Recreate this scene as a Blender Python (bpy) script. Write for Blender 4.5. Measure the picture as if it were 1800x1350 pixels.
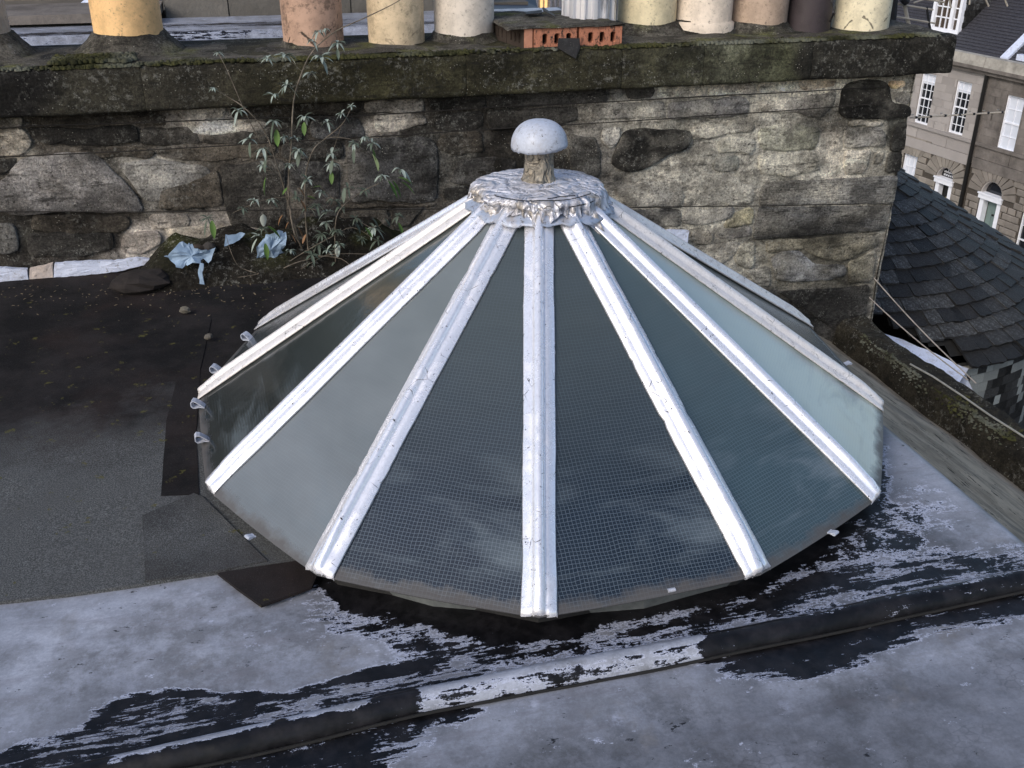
import bpy, math, random
import numpy as np
from mathutils import Vector, Matrix
random.seed(7); rng = np.random.default_rng(7)
for o in list(bpy.data.objects): bpy.data.objects.remove(o)
S = bpy.context.scene; COL = S.collection
# ------------------------------------------------------------------ camera
CAM = np.array([-1.00123938, -3.52995005, 1.90953091])
RT = np.array([0.96919807, -0.24626939, 0.00254643])
UP = np.array([0.10868879, 0.43697928, 0.89288065])
FW = np.array([0.22100191, 0.86510144, -0.45028619])
FP = 1786.976
cd = bpy.data.cameras.new('camera'); cam = bpy.data.objects.new('camera', cd); COL.objects.link(cam)
cam.matrix_world = Matrix(((RT[0], UP[0], -FW[0], CAM[0]), (RT[1], UP[1], -FW[1], CAM[1]), (RT[2], UP[2], -FW[2], CAM[2]), (0, 0, 0, 1)))
cd.sensor_width = 36; cd.lens = 36*FP/1800; cd.clip_end = 2000; cd.clip_start = 0.05
S.camera = cam
# ------------------------------------------------------------------ sky, sun, exposure
SUN_EL, SUN_AZ = 34, 232          # azimuth clockwise from +Y
w = bpy.data.worlds.new('World'); S.world = w; w.use_nodes = True
nt = w.node_tree; bg = nt.nodes['Background']
sky = nt.nodes.new('ShaderNodeTexSky'); sky.sky_type = 'NISHITA'; sky.sun_disc = False
sky.sun_elevation = math.radians(SUN_EL); sky.sun_rotation = math.radians(SUN_AZ); sky.dust_density = 2.5; sky.air_density = 1.0; sky.ozone_density = 1.2
nt.links.new(sky.outputs[0], bg.inputs[0]); bg.inputs[1].default_value = 0.13
sd = bpy.data.lights.new('sun', 'SUN'); sun = bpy.data.objects.new('sun', sd); COL.objects.link(sun)
sd.energy = 1.0; sd.angle = math.radians(30); sd.color = (1.0, 0.95, 0.88)
az, el = math.radians(SUN_AZ), math.radians(SUN_EL)
sdir = Vector((math.sin(az)*math.cos(el), math.cos(az)*math.cos(el), math.sin(el)))
sun.rotation_euler = sdir.to_track_quat('Z', 'Y').to_euler(); sun.location = (0, 0, 20)
S.view_settings.view_transform = 'Standard'; S.view_settings.look = 'None'
S.view_settings.exposure = 0.54; S.view_settings.gamma = 1; S.view_settings.use_curve_mapping = False
# ------------------------------------------------------------------ projection helpers (photo pixel <-> place)
def ray(x, y):
    d = FW*FP+RT*(x-900)-UP*(y-675); return d/np.linalg.norm(d)
def onz(x, y, z): d = ray(x, y); return CAM+d*(z-CAM[2])/d[2]
def ony(x, y, Y): d = ray(x, y); return CAM+d*(Y-CAM[1])/d[1]
def onx(x, y, X): d = ray(x, y); return CAM+d*(X-CAM[0])/d[0]
def topx(P):
    d = np.asarray(P, float)-CAM; w_ = d@FW
    return np.stack([900+FP*(d@RT)/w_, 675-FP*(d@UP)/w_], -1)
# ------------------------------------------------------------------ numpy noise
def _h(i, j, k):
    n = (i*374761393+j*668265263+k*2147483647+1013904223) & 0xffffffff
    n = ((n ^ (n >> 13))*1274126177) & 0xffffffff
    n = n ^ (n >> 16)
    return (n & 0xffff)/65535.0
def vnoise(P, s=1.0):
    P = np.asarray(P, float)*s; F = np.floor(P).astype(np.int64); f = P-F; f = f*f*(3-2*f)
    r = 0
    for a in (0, 1):
        for b in (0, 1):
            for c in (0, 1):
                wt = (f[..., 0] if a else 1-f[..., 0])*(f[..., 1] if b else 1-f[..., 1])*(f[..., 2] if c else 1-f[..., 2])
                r = r+wt*_h(F[..., 0]+a, F[..., 1]+b, F[..., 2]+c)
    return r
def fbm(P, s=1.0, o=4, seed=0):
    P = np.asarray(P, float)+seed*17.31; r = 0; a = .5; t = 0
    for i in range(o): r = r+a*vnoise(P, s*2**i); t += a; a *= .5
    return r/t-.5
def sdf(pts, poly):
    """signed distance in px: positive inside"""
    pts = np.asarray(pts, float); poly = np.asarray(poly, float); n = len(poly)
    d = np.full(len(pts), 1e9); ins = np.zeros(len(pts), bool)
    for i in range(n):
        a = poly[i]; b = poly[(i+1) % n]; e = b-a; v = pts-a
        t = np.clip((v@e)/(e@e+1e-9), 0, 1); q = v-t[:, None]*e; d = np.minimum(d, (q**2).sum(1))
        c = ((a[1] <= pts[:, 1]) & (b[1] > pts[:, 1])) | ((b[1] <= pts[:, 1]) & (a[1] > pts[:, 1]))
        xx = a[0]+(pts[:, 1]-a[1])/(b[1]-a[1]+1e-12)*(b[0]-a[0])
        ins ^= c & (pts[:, 0] < xx)
    d = np.sqrt(d); return np.where(ins, d, -d)
# ------------------------------------------------------------------ object helpers
def tag(o, label=None, cat=None, group=None, kind=None):
    if label: o['label'] = label
    if cat: o['category'] = cat
    if group: o['group'] = group
    if kind: o['kind'] = kind
    return o
def empty(name, loc, label, cat, group=None):
    o = bpy.data.objects.new(name, None); COL.objects.link(o); o.location = Vector([float(q) for q in loc]); o.empty_display_size = .1
    return tag(o, label, cat, group)
def org(parent):
    v = Vector((0, 0, 0))
    while parent is not None: v = v+parent.location; parent = parent.parent
    return v
def mesh(name, V, F, m, parent=None, smooth=False, attrs=None, uv=None):
    me = bpy.data.meshes.new(name); o_ = np.array(org(parent))
    V = np.asarray(V, float)-o_
    me.from_pydata(V.tolist(), [], [tuple(int(i) for i in f) for f in F]); me.materials.append(m)
    if smooth: me.polygons.foreach_set('use_smooth', [True]*len(me.polygons))
    for k, a in (attrs or {}).items():
        a = np.asarray(a, float)
        if a.ndim == 2:
            c = np.ones((len(V), 4)); c[:, :3] = a
            at = me.attributes.new(k, 'FLOAT_COLOR', 'POINT'); at.data.foreach_set('color', c.ravel())
        else:
            at = me.attributes.new(k, 'FLOAT', 'POINT'); at.data.foreach_set('value', a)
    if uv is not None:
        l = me.uv_layers.new(name='UVMap'); idx = np.zeros(len(me.loops), int); me.loops.foreach_get('vertex_index', idx)
        l.data.foreach_set('uv', np.asarray(uv, float)[idx].ravel())
    me.update()
    o = bpy.data.objects.new(name, me); COL.objects.link(o); o.parent = parent
    return o
class MB:
    def __init__(s): s.V = []; s.F = []
    def add(s, V, F):
        n = len(s.V); s.V += [tuple(map(float, v)) for v in V]; s.F += [tuple(i+n for i in f) for f in F]; return s
    def box(s, c, h, M=None):
        V = [np.array((x*h[0], y*h[1], z*h[2])) for x in (-1, 1) for y in (-1, 1) for z in (-1, 1)]
        if M is not None: V = [M@v for v in V]
        V = [v+np.array(c) for v in V]
        return s.add(V, [(0, 1, 3, 2), (4, 6, 7, 5), (0, 4, 5, 1), (2, 3, 7, 6), (0, 2, 6, 4), (1, 5, 7, 3)])
    def aabb(s, a, b): a = np.array(a, float); b = np.array(b, float); return s.box((a+b)/2, np.abs(b-a)/2)
    def tube(s, pts, r, n=6, cap=True):
        pts = [np.array(p, float) for p in pts]; R = r if hasattr(r, '__len__') else [r]*len(pts); rings = []
        for i, p in enumerate(pts):
            t = pts[min(i+1, len(pts)-1)]-pts[max(i-1, 0)]; t /= np.linalg.norm(t)+1e-12
            a = np.cross(t, (0, 0, 1.0)); 
            if np.linalg.norm(a) < .1: a = np.cross(t, (1.0, 0, 0))
            a /= np.linalg.norm(a); b = np.cross(t, a)
            rings.append([p+R[i]*(math.cos(q)*a+math.sin(q)*b) for q in np.linspace(0, 2*math.pi, n, endpoint=False)])
        F = [(i*n+j, i*n+(j+1) % n, (i+1)*n+(j+1) % n, (i+1)*n+j) for i in range(len(pts)-1) for j in range(n)]
        if cap: F += [tuple(range(n))[::-1], tuple((len(pts)-1)*n+j for j in range(n))]
        return s.add([v for q in rings for v in q], F)
    def build(s, name, m, parent=None, smooth=False): return mesh(name, s.V, s.F, m, parent, smooth)
def grid(fn, us, vs, name, m, parent=None, attrs=None, smooth=True, uvf=None):
    """fn(U,V)->Nx3 ; vectorised grid"""
    U, Vv = np.meshgrid(us, vs, indexing='ij'); P = fn(U.ravel(), Vv.ravel())
    nu, nv = len(us), len(vs); I = np.arange(nu*nv).reshape(nu, nv)
    F = np.stack([I[:-1, :-1].ravel(), I[1:, :-1].ravel(), I[1:, 1:].ravel(), I[:-1, 1:].ravel()], 1)
    at = attrs(P) if attrs else None
    uv = np.stack([U.ravel(), Vv.ravel()], 1) if uvf is None else uvf(U.ravel(), Vv.ravel())
    return mesh(name, P, F, m, parent, smooth, at, uv)
def lathe(prof, c, n=32, wob=0.0, seed=0, freq=4):
    V = []; 
    for k, (r, z) in enumerate(prof):
        for j in range(n):
            a = 2*math.pi*j/n; p = np.array((r*math.cos(a), r*math.sin(a), z))
            if wob: p[:2] *= 1+wob*float(fbm(np.array([[math.cos(a)*freq*.25, math.sin(a)*freq*.25, z*freq]]), 1, 3, seed)[0])*2
            V.append(p+np.array(c))
    F = [(i*n+j, i*n+(j+1) % n, (i+1)*n+(j+1) % n, (i+1)*n+j) for i in range(len(prof)-1) for j in range(n)]
    return V, F
# ------------------------------------------------------------------ material helpers
class N:
    def __init__(s, name, rough=.7, spec=.4, metal=0):
        s.m = bpy.data.materials.new(name); s.m.use_nodes = True; s.t = s.m.node_tree; s.b = s.t.nodes['Principled BSDF']
        s.b.inputs['Roughness'].default_value = rough; s.b.inputs['Specular IOR Level'].default_value = spec; s.b.inputs['Metallic'].default_value = metal
        s.tc = s.t.nodes.new('ShaderNodeTexCoord')
    def obj(s): return s.tc.outputs['Object']
    def uv(s): return s.tc.outputs['UV']
    def L(s, a, b): s.t.links.new(a, b)
    def setin(s, sock, v):
        if hasattr(v, 'is_linked') or hasattr(v, 'node'): s.L(v, sock)
        else: sock.default_value = v
    def mapv(s, vec, scale=(1, 1, 1), loc=(0, 0, 0), rot=(0, 0, 0)):
        n = s.t.nodes.new('ShaderNodeMapping'); s.L(vec, n.inputs[0]); n.inputs['Scale'].default_value = scale; n.inputs['Location'].default_value = loc; n.inputs['Rotation'].default_value = rot
        return n.outputs[0]
    def noise(s, scale, detail=5, rough=.6, vec=None, dist=0, loc=None, sc=None):
        v = vec if vec is not None else s.obj()
        if loc or sc: v = s.mapv(v, sc or (1, 1, 1), loc or (0, 0, 0))
        n = s.t.nodes.new('ShaderNodeTexNoise'); s.L(v, n.inputs['Vector']); n.inputs['Scale'].default_value = scale; n.inputs['Detail'].default_value = detail; n.inputs['Roughness'].default_value = rough; n.inputs['Distortion'].default_value = dist
        return n.outputs[0]
    def vor(s, scale, feature='F1', vec=None, out=0, rnd=1):
        n = s.t.nodes.new('ShaderNodeTexVoronoi'); s.L(vec if vec is not None else s.obj(), n.inputs['Vector']); n.feature = feature; n.inputs['Scale'].default_value = scale; n.inputs['Randomness'].default_value = rnd
        return n.outputs[out]
    def ramp(s, f, a, b, lo=0, hi=1):
        n = s.t.nodes.new('ShaderNodeMapRange'); n.inputs[1].default_value = a; n.inputs[2].default_value = b; n.inputs[3].default_value = lo; n.inputs[4].default_value = hi; n.clamp = True
        s.setin(n.inputs[0], f); return n.outputs[0]
    def math(s, op, a, b=0.0):
        n = s.t.nodes.new('ShaderNodeMath'); n.operation = op; s.setin(n.inputs[0], a); s.setin(n.inputs[1], b); return n.outputs[0]
    def mix(s, f, a, b, mode='MIX'):
        n = s.t.nodes.new('ShaderNodeMix'); n.data_type = 'RGBA'; n.blend_type = mode
        s.setin(n.inputs[0], f)
        for sock, v in ((n.inputs[6], a), (n.inputs[7], b)):
            if isinstance(v, (tuple, list)): sock.default_value = (*v[:3], 1)
            else: s.L(v, sock)
        return n.outputs[2]
    def attr(s, name, fac=True):
        n = s.t.nodes.new('ShaderNodeAttribute'); n.attribute_name = name; return n.outputs['Fac'] if fac else n.outputs['Color']
    def rnd(s):
        n = s.t.nodes.new('ShaderNodeObjectInfo'); return n.outputs['Random']
    def bump(s, h, st=.5, d=.01, prev=None):
        n = s.t.nodes.new('ShaderNodeBump'); s.L(h, n.inputs['Height']); n.inputs['Strength'].default_value = st; n.inputs['Distance'].default_value = d
        if prev is not None: s.L(prev, n.inputs['Normal'])
        return n.outputs[0]
    def out(s, col=None, rough=None, nor=None):
        if col is not None:
            if isinstance(col, tuple): s.b.inputs['Base Color'].default_value = (*col[:3], 1)
            else: s.L(col, s.b.inputs['Base Color'])
        if rough is not None: s.setin(s.b.inputs['Roughness'], rough)
        if nor is not None: s.L(nor, s.b.inputs['Normal'])
        return s.m
def simple(name, col, rough=.7, scale=20, var=.35, bump=.3, bd=.004, spec=.4, metal=0, col2=None):
    n = N(name, rough, spec, metal); f = n.ramp(n.noise(scale, 6, .65), .3, .7)
    c2 = col2 or tuple(min(1, q*(1-var)) for q in col)
    c = n.mix(f, c2, tuple(min(1, q*(1+var*.5)) for q in col))
    return n.out(c, None, n.bump(n.noise(scale*3, 5, .7), bump, bd))
# masonry: colour from the stone's own vertex colour, weathering on top
def masonry(name, comb=False):
    n = N(name, .92, .2); c = n.attr('Col', False)
    a = n.ramp(n.noise(4.2, 8, .78, sc=(.7, 1, 1.3)), .48, .56); b = n.ramp(n.noise(17, 8, .8, loc=(3, 1, 7)), .46, .56); fine = n.ramp(n.noise(75, 4, .8, loc=(6, 1, 7)), .38, .62)
    c = n.mix(1.0, c, n.mix(fine, (.62, .61, .60), (1.38, 1.38, 1.36)), 'MULTIPLY')
    c = n.mix(n.math('MULTIPLY', a, .62), c, n.mix(1.0, c, (.20, .195, .19), 'MULTIPLY'))
    c = n.mix(n.math('MULTIPLY', b, .55), c, n.mix(1.0, c, (1.9, 1.88, 1.82), 'MULTIPLY'))
    st = n.noise(11, 7, .78, sc=(.45, 1, 2.4), loc=(5, 5, 5)); c = n.mix(n.ramp(st, .56, .62, 0, .72), c, (.016, .015, .013))
    pz = n.ramp(n.noise(3.2, 4, .65, loc=(9, 2, 1)), .46, .58)
    li = n.ramp(n.noise(38, 6, .8, loc=(1, 8, 2)), .535, .60); c = n.mix(n.math('MULTIPLY', li, n.math('MULTIPLY', pz, .42)), c, (.34, .34, .31))
    sp = n.ramp(n.vor(62, 'F1', rnd=1), .10, .20, 1, 0); sp = n.math('MULTIPLY', sp, n.ramp(n.noise(9, 3, .6, loc=(2, 2, 5)), .53, .60)); c = n.mix(n.math('MULTIPLY', sp, .75), c, (.52, .51, .45))
    ln = n.noise(46, 5, .8, loc=(2, 8, 4)); c = n.mix(n.ramp(ln, .575, .63, 0, .8), c, (.016, .015, .013))
    h = n.math('ADD', n.math('MULTIPLY', n.noise(16, 9, .8), 1.0), n.math('MULTIPLY', n.noise(80, 4, .75), .45))
    if comb:
        wv = n.noise(1.0, 4, .75, sc=(14, 30, 190)); h = n.math('ADD', h, n.math('MULTIPLY', wv, .9)); c = n.mix(n.ramp(wv, .53, .62, 0, .65), c, (.02, .02, .018))
    return n.out(c, None, n.bump(h, 1.0, .028))
M = {}
M['masonry'] = masonry('masonry'); M['comb'] = masonry('combed_masonry', True)
# flaking silver roof paint over black bitumen
def roof_paint(name):
    n = N(name, .6, .28); bit = n.attr('bit'); bst = n.attr('streak')
    s1 = n.noise(9, 7, .78, sc=(1, 1, 1)); s2 = n.noise(10, 7, .8, vec=n.mapv(n.obj(), (.45, 3.6, 3.6), (1, 2, 3), (0, 0, .04)), dist=.4); s3 = n.noise(120, 3, .7)
    s4 = n.noise(34, 6, .8, sc=(.8, 1.5, 1), loc=(4, 1, 1)); nn = n.math('ADD', n.math('MULTIPLY', n.math('SUBTRACT', s1, .5), 2.1), n.math('MULTIPLY', n.math('MULTIPLY', n.math('SUBTRACT', s2, .5), bst), 5.0)); nn = n.math('ADD', nn, n.math('MULTIPLY', n.math('SUBTRACT', s4, .5), 1.0))
    nn = n.math('ADD', nn, n.math('MULTIPLY', n.math('SUBTRACT', s3, .5), .45))
    v = n.math('ADD', bit, nn)
    mask = n.ramp(v, .49, .53); halo = n.ramp(v, .30, .47)
    big = n.ramp(n.noise(2.1, 6, .62, loc=(4, 4, 0)), .35, .66); med = n.ramp(n.noise(11, 6, .7, loc=(1, 7, 0)), .38, .68)
    big = n.ramp(n.noise(1.7, 8, .68, loc=(4, 4, 0)), .42, .58); med = n.ramp(n.noise(9, 8, .78, loc=(1, 7, 0)), .44, .60); fn = n.ramp(n.noise(90, 4, .8, loc=(1, 7, 3)), .36, .64); li = n.mix(big, (.080, .084, .095), (.150, .160, .188)); li = n.mix(n.math('MULTIPLY', med, .42), li, (.225, .243, .295)); li = n.mix(1.0, li, n.mix(fn, (.90, .90, .90), (1.1, 1.1, 1.1)), 'MULTIPLY'); wipe = n.noise(7, 6, .75, sc=(.5, 2.4, 1), loc=(7, 3, 1)); li = n.mix(n.ramp(wipe, .53, .64, 0, .5), li, (.10, .10, .115)); sct = n.ramp(n.vor(5.5, 'F1', n.mapv(n.obj(), (1, 1, 1), (.2, .7, 0))), .02, .16, 1, 0); li = n.mix(n.math('MULTIPLY', sct, n.math('MULTIPLY', med, .6)), li, (.38, .41, .52))
    tone = n.attr('tone'); li = n.mix(tone, li, n.mix(1.0, li, (2.05, 2.06, 2.06), 'MULTIPLY'))
    vw = n.noise(4, 5, .6, loc=(8, 3, 2)); li = n.mix(n.ramp(vw, .63, .72, 0, .45), li, (.17, .16, .15))
    foot = n.math('MULTIPLY', n.ramp(n.vor(30, 'DISTANCE_TO_EDGE', n.mapv(n.obj(), (1, 1.6, 1), (0, 0, 0), (0, 0, .5))), .03, .10), n.ramp(n.noise(2.6, 3, .5, loc=(2, 9, 1)), .58, .68))
    li = n.mix(n.math('MULTIPLY', foot, .14), li, (.40, .42, .50))
    li = n.mix(n.math('MULTIPLY', halo, .85), li, (.50, .54, .68))
    bk = n.mix(n.ramp(n.noise(16, 6, .7, loc=(0, 3, 3)), .42, .75), (.004, .004, .005), (.020, .019, .022))
    chip = n.ramp(n.noise(22, 5, .75, loc=(7, 7, 7), sc=(.7, 1.5, 1)), .655, .665); mask2 = n.math('MAXIMUM', mask, n.math('MULTIPLY', chip, .9))
    c = n.mix(mask2, li, bk)
    h = n.math('ADD', n.math('MULTIPLY', n.math('SUBTRACT', 1.0, mask), .5), n.math('MULTIPLY', n.noise(40, 5, .7), .5))
    b1 = n.bump(n.noise(3.2, 3, .5, loc=(2, 2, 2)), .45, .03)
    return n.out(c, n.ramp(med, 0, 1, .34, .5), n.bump(h, .5, .0035, b1))
M['paint'] = roof_paint('flaking_roof_paint')
def felt():
    n = N('mineral_felt', .95, .2); g = n.attr('grey')
    sp = n.ramp(n.noise(210, 3, .9), .46, .60); sp2 = n.ramp(n.vor(210, 'F1'), .0, .75)
    d = n.mix(n.ramp(n.noise(3.5, 6, .65), .42, .60), (.0055, .0055, .0065), (.018, .016, .017))
    d = n.mix(n.ramp(n.noise(1.6, 5, .6, loc=(4, 0, 1)), .5, .68, 0, .6), d, (.028, .018, .016))
    gr = n.mix(sp, (.045, .048, .050), (.19, .20, .205)); gr = n.mix(n.math('MULTIPLY', sp2, .25), gr, (.05, .05, .05))
    gr = n.mix(n.ramp(n.noise(4, 5, .6, loc=(1, 1, 1)), .4, .7, 0, .45), gr, (.07, .072, .074))
    f = n.ramp(n.math('ADD', g, n.math('MULTIPLY', n.math('SUBTRACT', n.noise(3, 6, .7, loc=(2, 5, 2)), .5), 1.0)), .25, .75)
    c = n.mix(f, d, gr); dsp = n.ramp(n.noise(150, 2, .9), .57, .66, 0, .22); c = n.mix(dsp, c, (.07, .07, .068))
    yl = n.ramp(n.noise(17, 4, .7, loc=(5, 2, 8)), .645, .68, 0, .7); c = n.mix(yl, c, (.09, .085, .025))
    return n.out(c, None, n.bump(n.noise(300, 3, .8), .8, .003, n.bump(n.noise(2.4, 3, .5), .5, .03)))
M['felt'] = felt()
def lead(name, col=(.72, .73, .80), grime=.4, crack=True, rough=.33, metal=.15, warm=False, fold=0, sb=.22):
    n = N(name, rough, .5, metal)
    g1 = n.ramp(n.noise(8, 8, .75), .50, .62); g2 = n.ramp(n.noise(34, 6, .8, loc=(3, 3, 3)), .56, .64); fn = n.ramp(n.noise(110, 3, .8), .35, .65)
    c = n.mix(n.math('MULTIPLY', g1, grime), col, (.36, .35, .37) if not warm else (.34, .29, .22))
    c = n.mix(n.math('MULTIPLY', g2, grime*1.1), c, (.10, .09, .085)); c = n.mix(1.0, c, n.mix(fn, (.90, .90, .90), (1.06, 1.06, 1.06)), 'MULTIPLY')
    bump = n.bump(n.noise(16, 3, .5), sb, .006, n.bump(n.noise(5, 2, .5), .3, .02))
    if fold:
        w1 = n.noise(4.2*fold, 2, .5, dist=1.2, sc=(1, 1, .7)); w2 = n.noise(9*fold, 2, .5, dist=1.0, loc=(3, 3, 3)); rd1 = n.math('ABSOLUTE', n.math('SUBTRACT', w1, .5)); rd2 = n.math('ABSOLUTE', n.math('SUBTRACT', w2, .5))
        hh = n.math('ADD', n.ramp(rd1, 0, .10), n.math('MULTIPLY', n.ramp(rd2, 0, .10), .6)); bump = n.bump(hh, 1.0, .014, bump)
        cr = n.math('MAXIMUM', n.ramp(rd1, .001, .007, 1, 0), n.ramp(rd2, .001, .006, .8, 0)); zz_ = n.attr('rim'); cr = n.math('MULTIPLY', cr, n.math('MULTIPLY', zz_, n.ramp(n.noise(5, 3, .6, loc=(5, 5, 5)), .44, .54))); c = n.mix(n.math('MULTIPLY', cr, .9), c, (.03, .026, .022)); c = n.mix(n.math('MULTIPLY', n.ramp(w2, .48, .60, 0, .75), zz_), c, (.36, .31, .24))
    if crack:
        dv = n.mapv(n.obj(), (1, 1, 1.2), (0, 0, 0)); d = n.vor(11, 'DISTANCE_TO_EDGE', dv); cm = n.math('MULTIPLY', n.ramp(n.math('ADD', d, n.math('MULTIPLY', n.math('SUBTRACT', n.noise(30, 3, .6), .5), .03)), .002, .010, 1, 0), n.ramp(n.noise(9, 3, .6, loc=(7, 1, 1)), .56, .60))
        d2 = n.ramp(n.noise(42, 5, .8, loc=(1, 9, 1)), .635, .645)
        c = n.mix(n.math('MAXIMUM', cm, d2), c, (.02, .018, .016))
    return n.out(c, n.ramp(g1, 0, 1, rough, rough+.3), bump)
M['rib'] = lead('painted_lead', (.86, .87, .93), .10, rough=.20, metal=.55, sb=.05)
M['rib_old'] = lead('worn_painted_lead', (.76, .73, .72), .25, rough=.35, metal=.3, sb=.1)
M['cap'] = lead('white_cap_paint', (.44, .48, .57), .6, rough=.42, metal=0)
M['collar'] = lead('crumpled_lead', (.66, .67, .74), .7, rough=.38, metal=.3, fold=1)
M['stem'] = lead('wrapped_lead_stem', (.24, .22, .185), .5, rough=.5, metal=.2, warm=True, fold=1.7)
M['skirt'] = lead('pale_lead_skirt', (.36, .42, .54), .95, rough=.4, metal=.2)
M['wlead'] = lead('white_painted_flashing', (.60, .66, .82), .5, crack=False, rough=.6, metal=0)
M['clead'] = lead('cream_flashing', (.55, .47, .42), .5, crack=False, rough=.6, metal=0)
def glassm(name, milk_glare, tint, refl_rough=.16, dirt=.5, wires=.5, mcol=(.36, .44, .46), refl_blotch=.28):
    n = N(name, refl_rough, .6); uv = n.uv()
    sp = n.t.nodes.new('ShaderNodeSeparateXYZ'); n.L(n.mapv(uv, (1/.0122, 1/.0122, 1)), sp.inputs[0])
    jit = n.math('MULTIPLY', n.math('SUBTRACT', n.noise(9, 2, .5, vec=uv), .5), 1.2)
    def line(o):
        fr = n.math('FRACT', n.math('ADD', o, jit)); return n.ramp(n.math('ABSOLUTE', n.math('SUBTRACT', fr, .5)), .41, .47)
    wm = n.math('MAXIMUM', line(sp.outputs[0]), line(sp.outputs[1]))
    base = n.mix(n.ramp(n.noise(2.2, 4, .55, vec=uv, sc=(1, 1.8, 1)), .36, .66), tuple(q*.72 for q in tint), tint)
    base = n.mix(milk_glare, base, mcol)  # milky glass, plus reflected glare painted into the brightest pane
    sm = n.noise(5, 6, .62, vec=uv, sc=(.42, 1.5, 1), loc=(3, 1, 0), dist=.6); e0 = n.attr('edge'); base = n.mix(n.math('MULTIPLY', n.ramp(sm, .46, .66, 0, refl_blotch), n.ramp(e0, .12, .60, 1.5, .12)), base, (.15, .185, .21))  # pale streaks: reflections painted into the lower pane colour
    e = n.attr('edge'); refl_top = n.ramp(e, .28, .95); wm = n.math('MULTIPLY', wm, n.ramp(e, .15, .9, 1, .25)); base = n.mix(n.math('MULTIPLY', wm, wires*.48), base, (.26, .32, .38))  # wires fade upward along with the painted reflection
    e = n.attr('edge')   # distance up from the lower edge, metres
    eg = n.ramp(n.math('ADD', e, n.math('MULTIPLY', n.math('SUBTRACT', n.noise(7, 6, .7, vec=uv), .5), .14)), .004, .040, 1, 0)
    base = n.mix(n.math('MULTIPLY', eg, .8), base, (.075, .070, .070)); base = n.mix(n.math('MULTIPLY', refl_top, .34), base, (.14, .17, .165))  # second mix: reflection gradient painted in, paler towards the top
    spk = n.ramp(n.noise(120, 3, .8, vec=uv), .73, .76, 0, .5*dirt); base = n.mix(spk, base, (.35, .35, .33))
    n.b.inputs['Transmission Weight'].default_value = .12; n.b.inputs['IOR'].default_value = 1.5
    nor = n.bump(n.noise(240, 3, .6, vec=uv), .10, .0015, n.bump(n.noise(5, 3, .5, vec=uv), .25, .012))
    return n.out(base, n.ramp(eg, 0, 1, refl_rough, .8), nor)
M['pot_y'] = simple('yellow_glazed_clay', (.78, .52, .22), .5, 7, .14, .15)
M['black'] = simple('black_gap', (.012, .012, .012), .9)
M['mortar'] = None
# =================================================================== THE ROOF DECK
ZR = -0.10
BIT = [
 ([(760,1165),(830,1120),(960,1128),(1180,1090),(1340,1040),(1450,995),(1530,985),(1700,982),(1800,975),(1800,1000),(1560,1035),(1300,1092),(1240,1106),(1000,1142),(820,1180)], 30, .3, .70),
 ([(1100,1112),(1200,1090),(1380,1030),(1430,1010),(1560,1000),(1500,1035),(1300,1088),(1240,1104),(1120,1124)], 16, .3),
 ([(1380,1000),(1440,930),(1530,900),(1640,900),(1600,960),(1500,990)], 60, .2, .60),
 ([(545,1020),(600,1075),(760,1110),(900,1135),(1000,1128),(1160,1085),(1340,1040),(1440,985),(1545,890),(1500,850),(940,1000)], 14, .2),
 ([(1080,1110),(1250,1075),(1400,1020),(1500,1000),(1640,985),(1800,985),(1800,1005),(1560,1035),(1300,1090),(1240,1106),(1060,1130)], 40, .5),
 ([(790,1180),(850,1130),(960,1125),(1090,1112),(1240,1090),(1240,1104),(1000,1142),(860,1176)], 40, .4),  # (polygon in photo px, softness px, streak)
 ([(470,1045),(560,1032),(700,1078),(800,1112),(900,1122),(1000,1108),(1180,1072),(1330,1030),(1450,975),(1560,905),(1560,800),(1000,700),(480,900)], 26, .35),
 ([(560,1075),(620,1100),(760,1120),(860,1150),(940,1130),(1080,1120),(1200,1088),(1300,1075),(1290,1090),(1240,1104),(1000,1135),(860,1170),(790,1178),(740,1140),(640,1110)], 60, .5),
 ([(1240,1104),(1360,1040),(1440,1005),(1600,985),(1720,975),(1730,985),(1560,1020),(1400,1065),(1260,1098)], 26, .6),
 ([(160,1252),(225,1226),(300,1209),(420,1217),(500,1217),(590,1190),(700,1168),(790,1150),(800,1176),(700,1196),(590,1214),(500,1236),(420,1236),(300,1228),(230,1246),(180,1268)], 7, .25),
 ([(-40,1345),(60,1310),(120,1290),(150,1280),(170,1250),(300,1222),(500,1228),(700,1190),(860,1140),(860,1200),(735,1236),(560,1280),(400,1315),(200,1365),(-20,1420),(-60,1380)], 18, 1.0, .66),
 ([(180,1318),(330,1280),(520,1252),(700,1208),(740,1205),(735,1236),(560,1280),(400,1315),(200,1365),(60,1400),(-40,1420),(-40,1385)], 10, .4),
 ([(-30,1425),(60,1360),(190,1335),(480,1290),(700,1240),(835,1222),(838,1250),(790,1272),(745,1300),(680,1340),(560,1450),(-30,1450)], 26, .75),
 ([(1205,1153),(1300,1138),(1500,1092),(1700,1046),(1820,1022),(1820,1080),(1700,1095),(1620,1108),(1545,1150),(1480,1180),(1400,1196),(1300,1188),(1240,1170)], 16, .85),
]
TONE = [([(-40,1060),(380,1008),(470,1090),(720,1110),(720,1160),(480,1212),(220,1212),(60,1280),(-40,1300)], 60, 1.0),
        ([(830,1240),(1200,1165),(1250,1210),(1000,1290),(760,1350),(600,1400)], 70, .7), ([(1570,790),(1640,800),(1800,930),(1800,1000),(1720,960),(1640,880)], 40, .7),
        ([(1560,1150),(1820,1085),(1820,1140),(1400,1215),(1350,1205)], 26, .8)]
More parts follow.
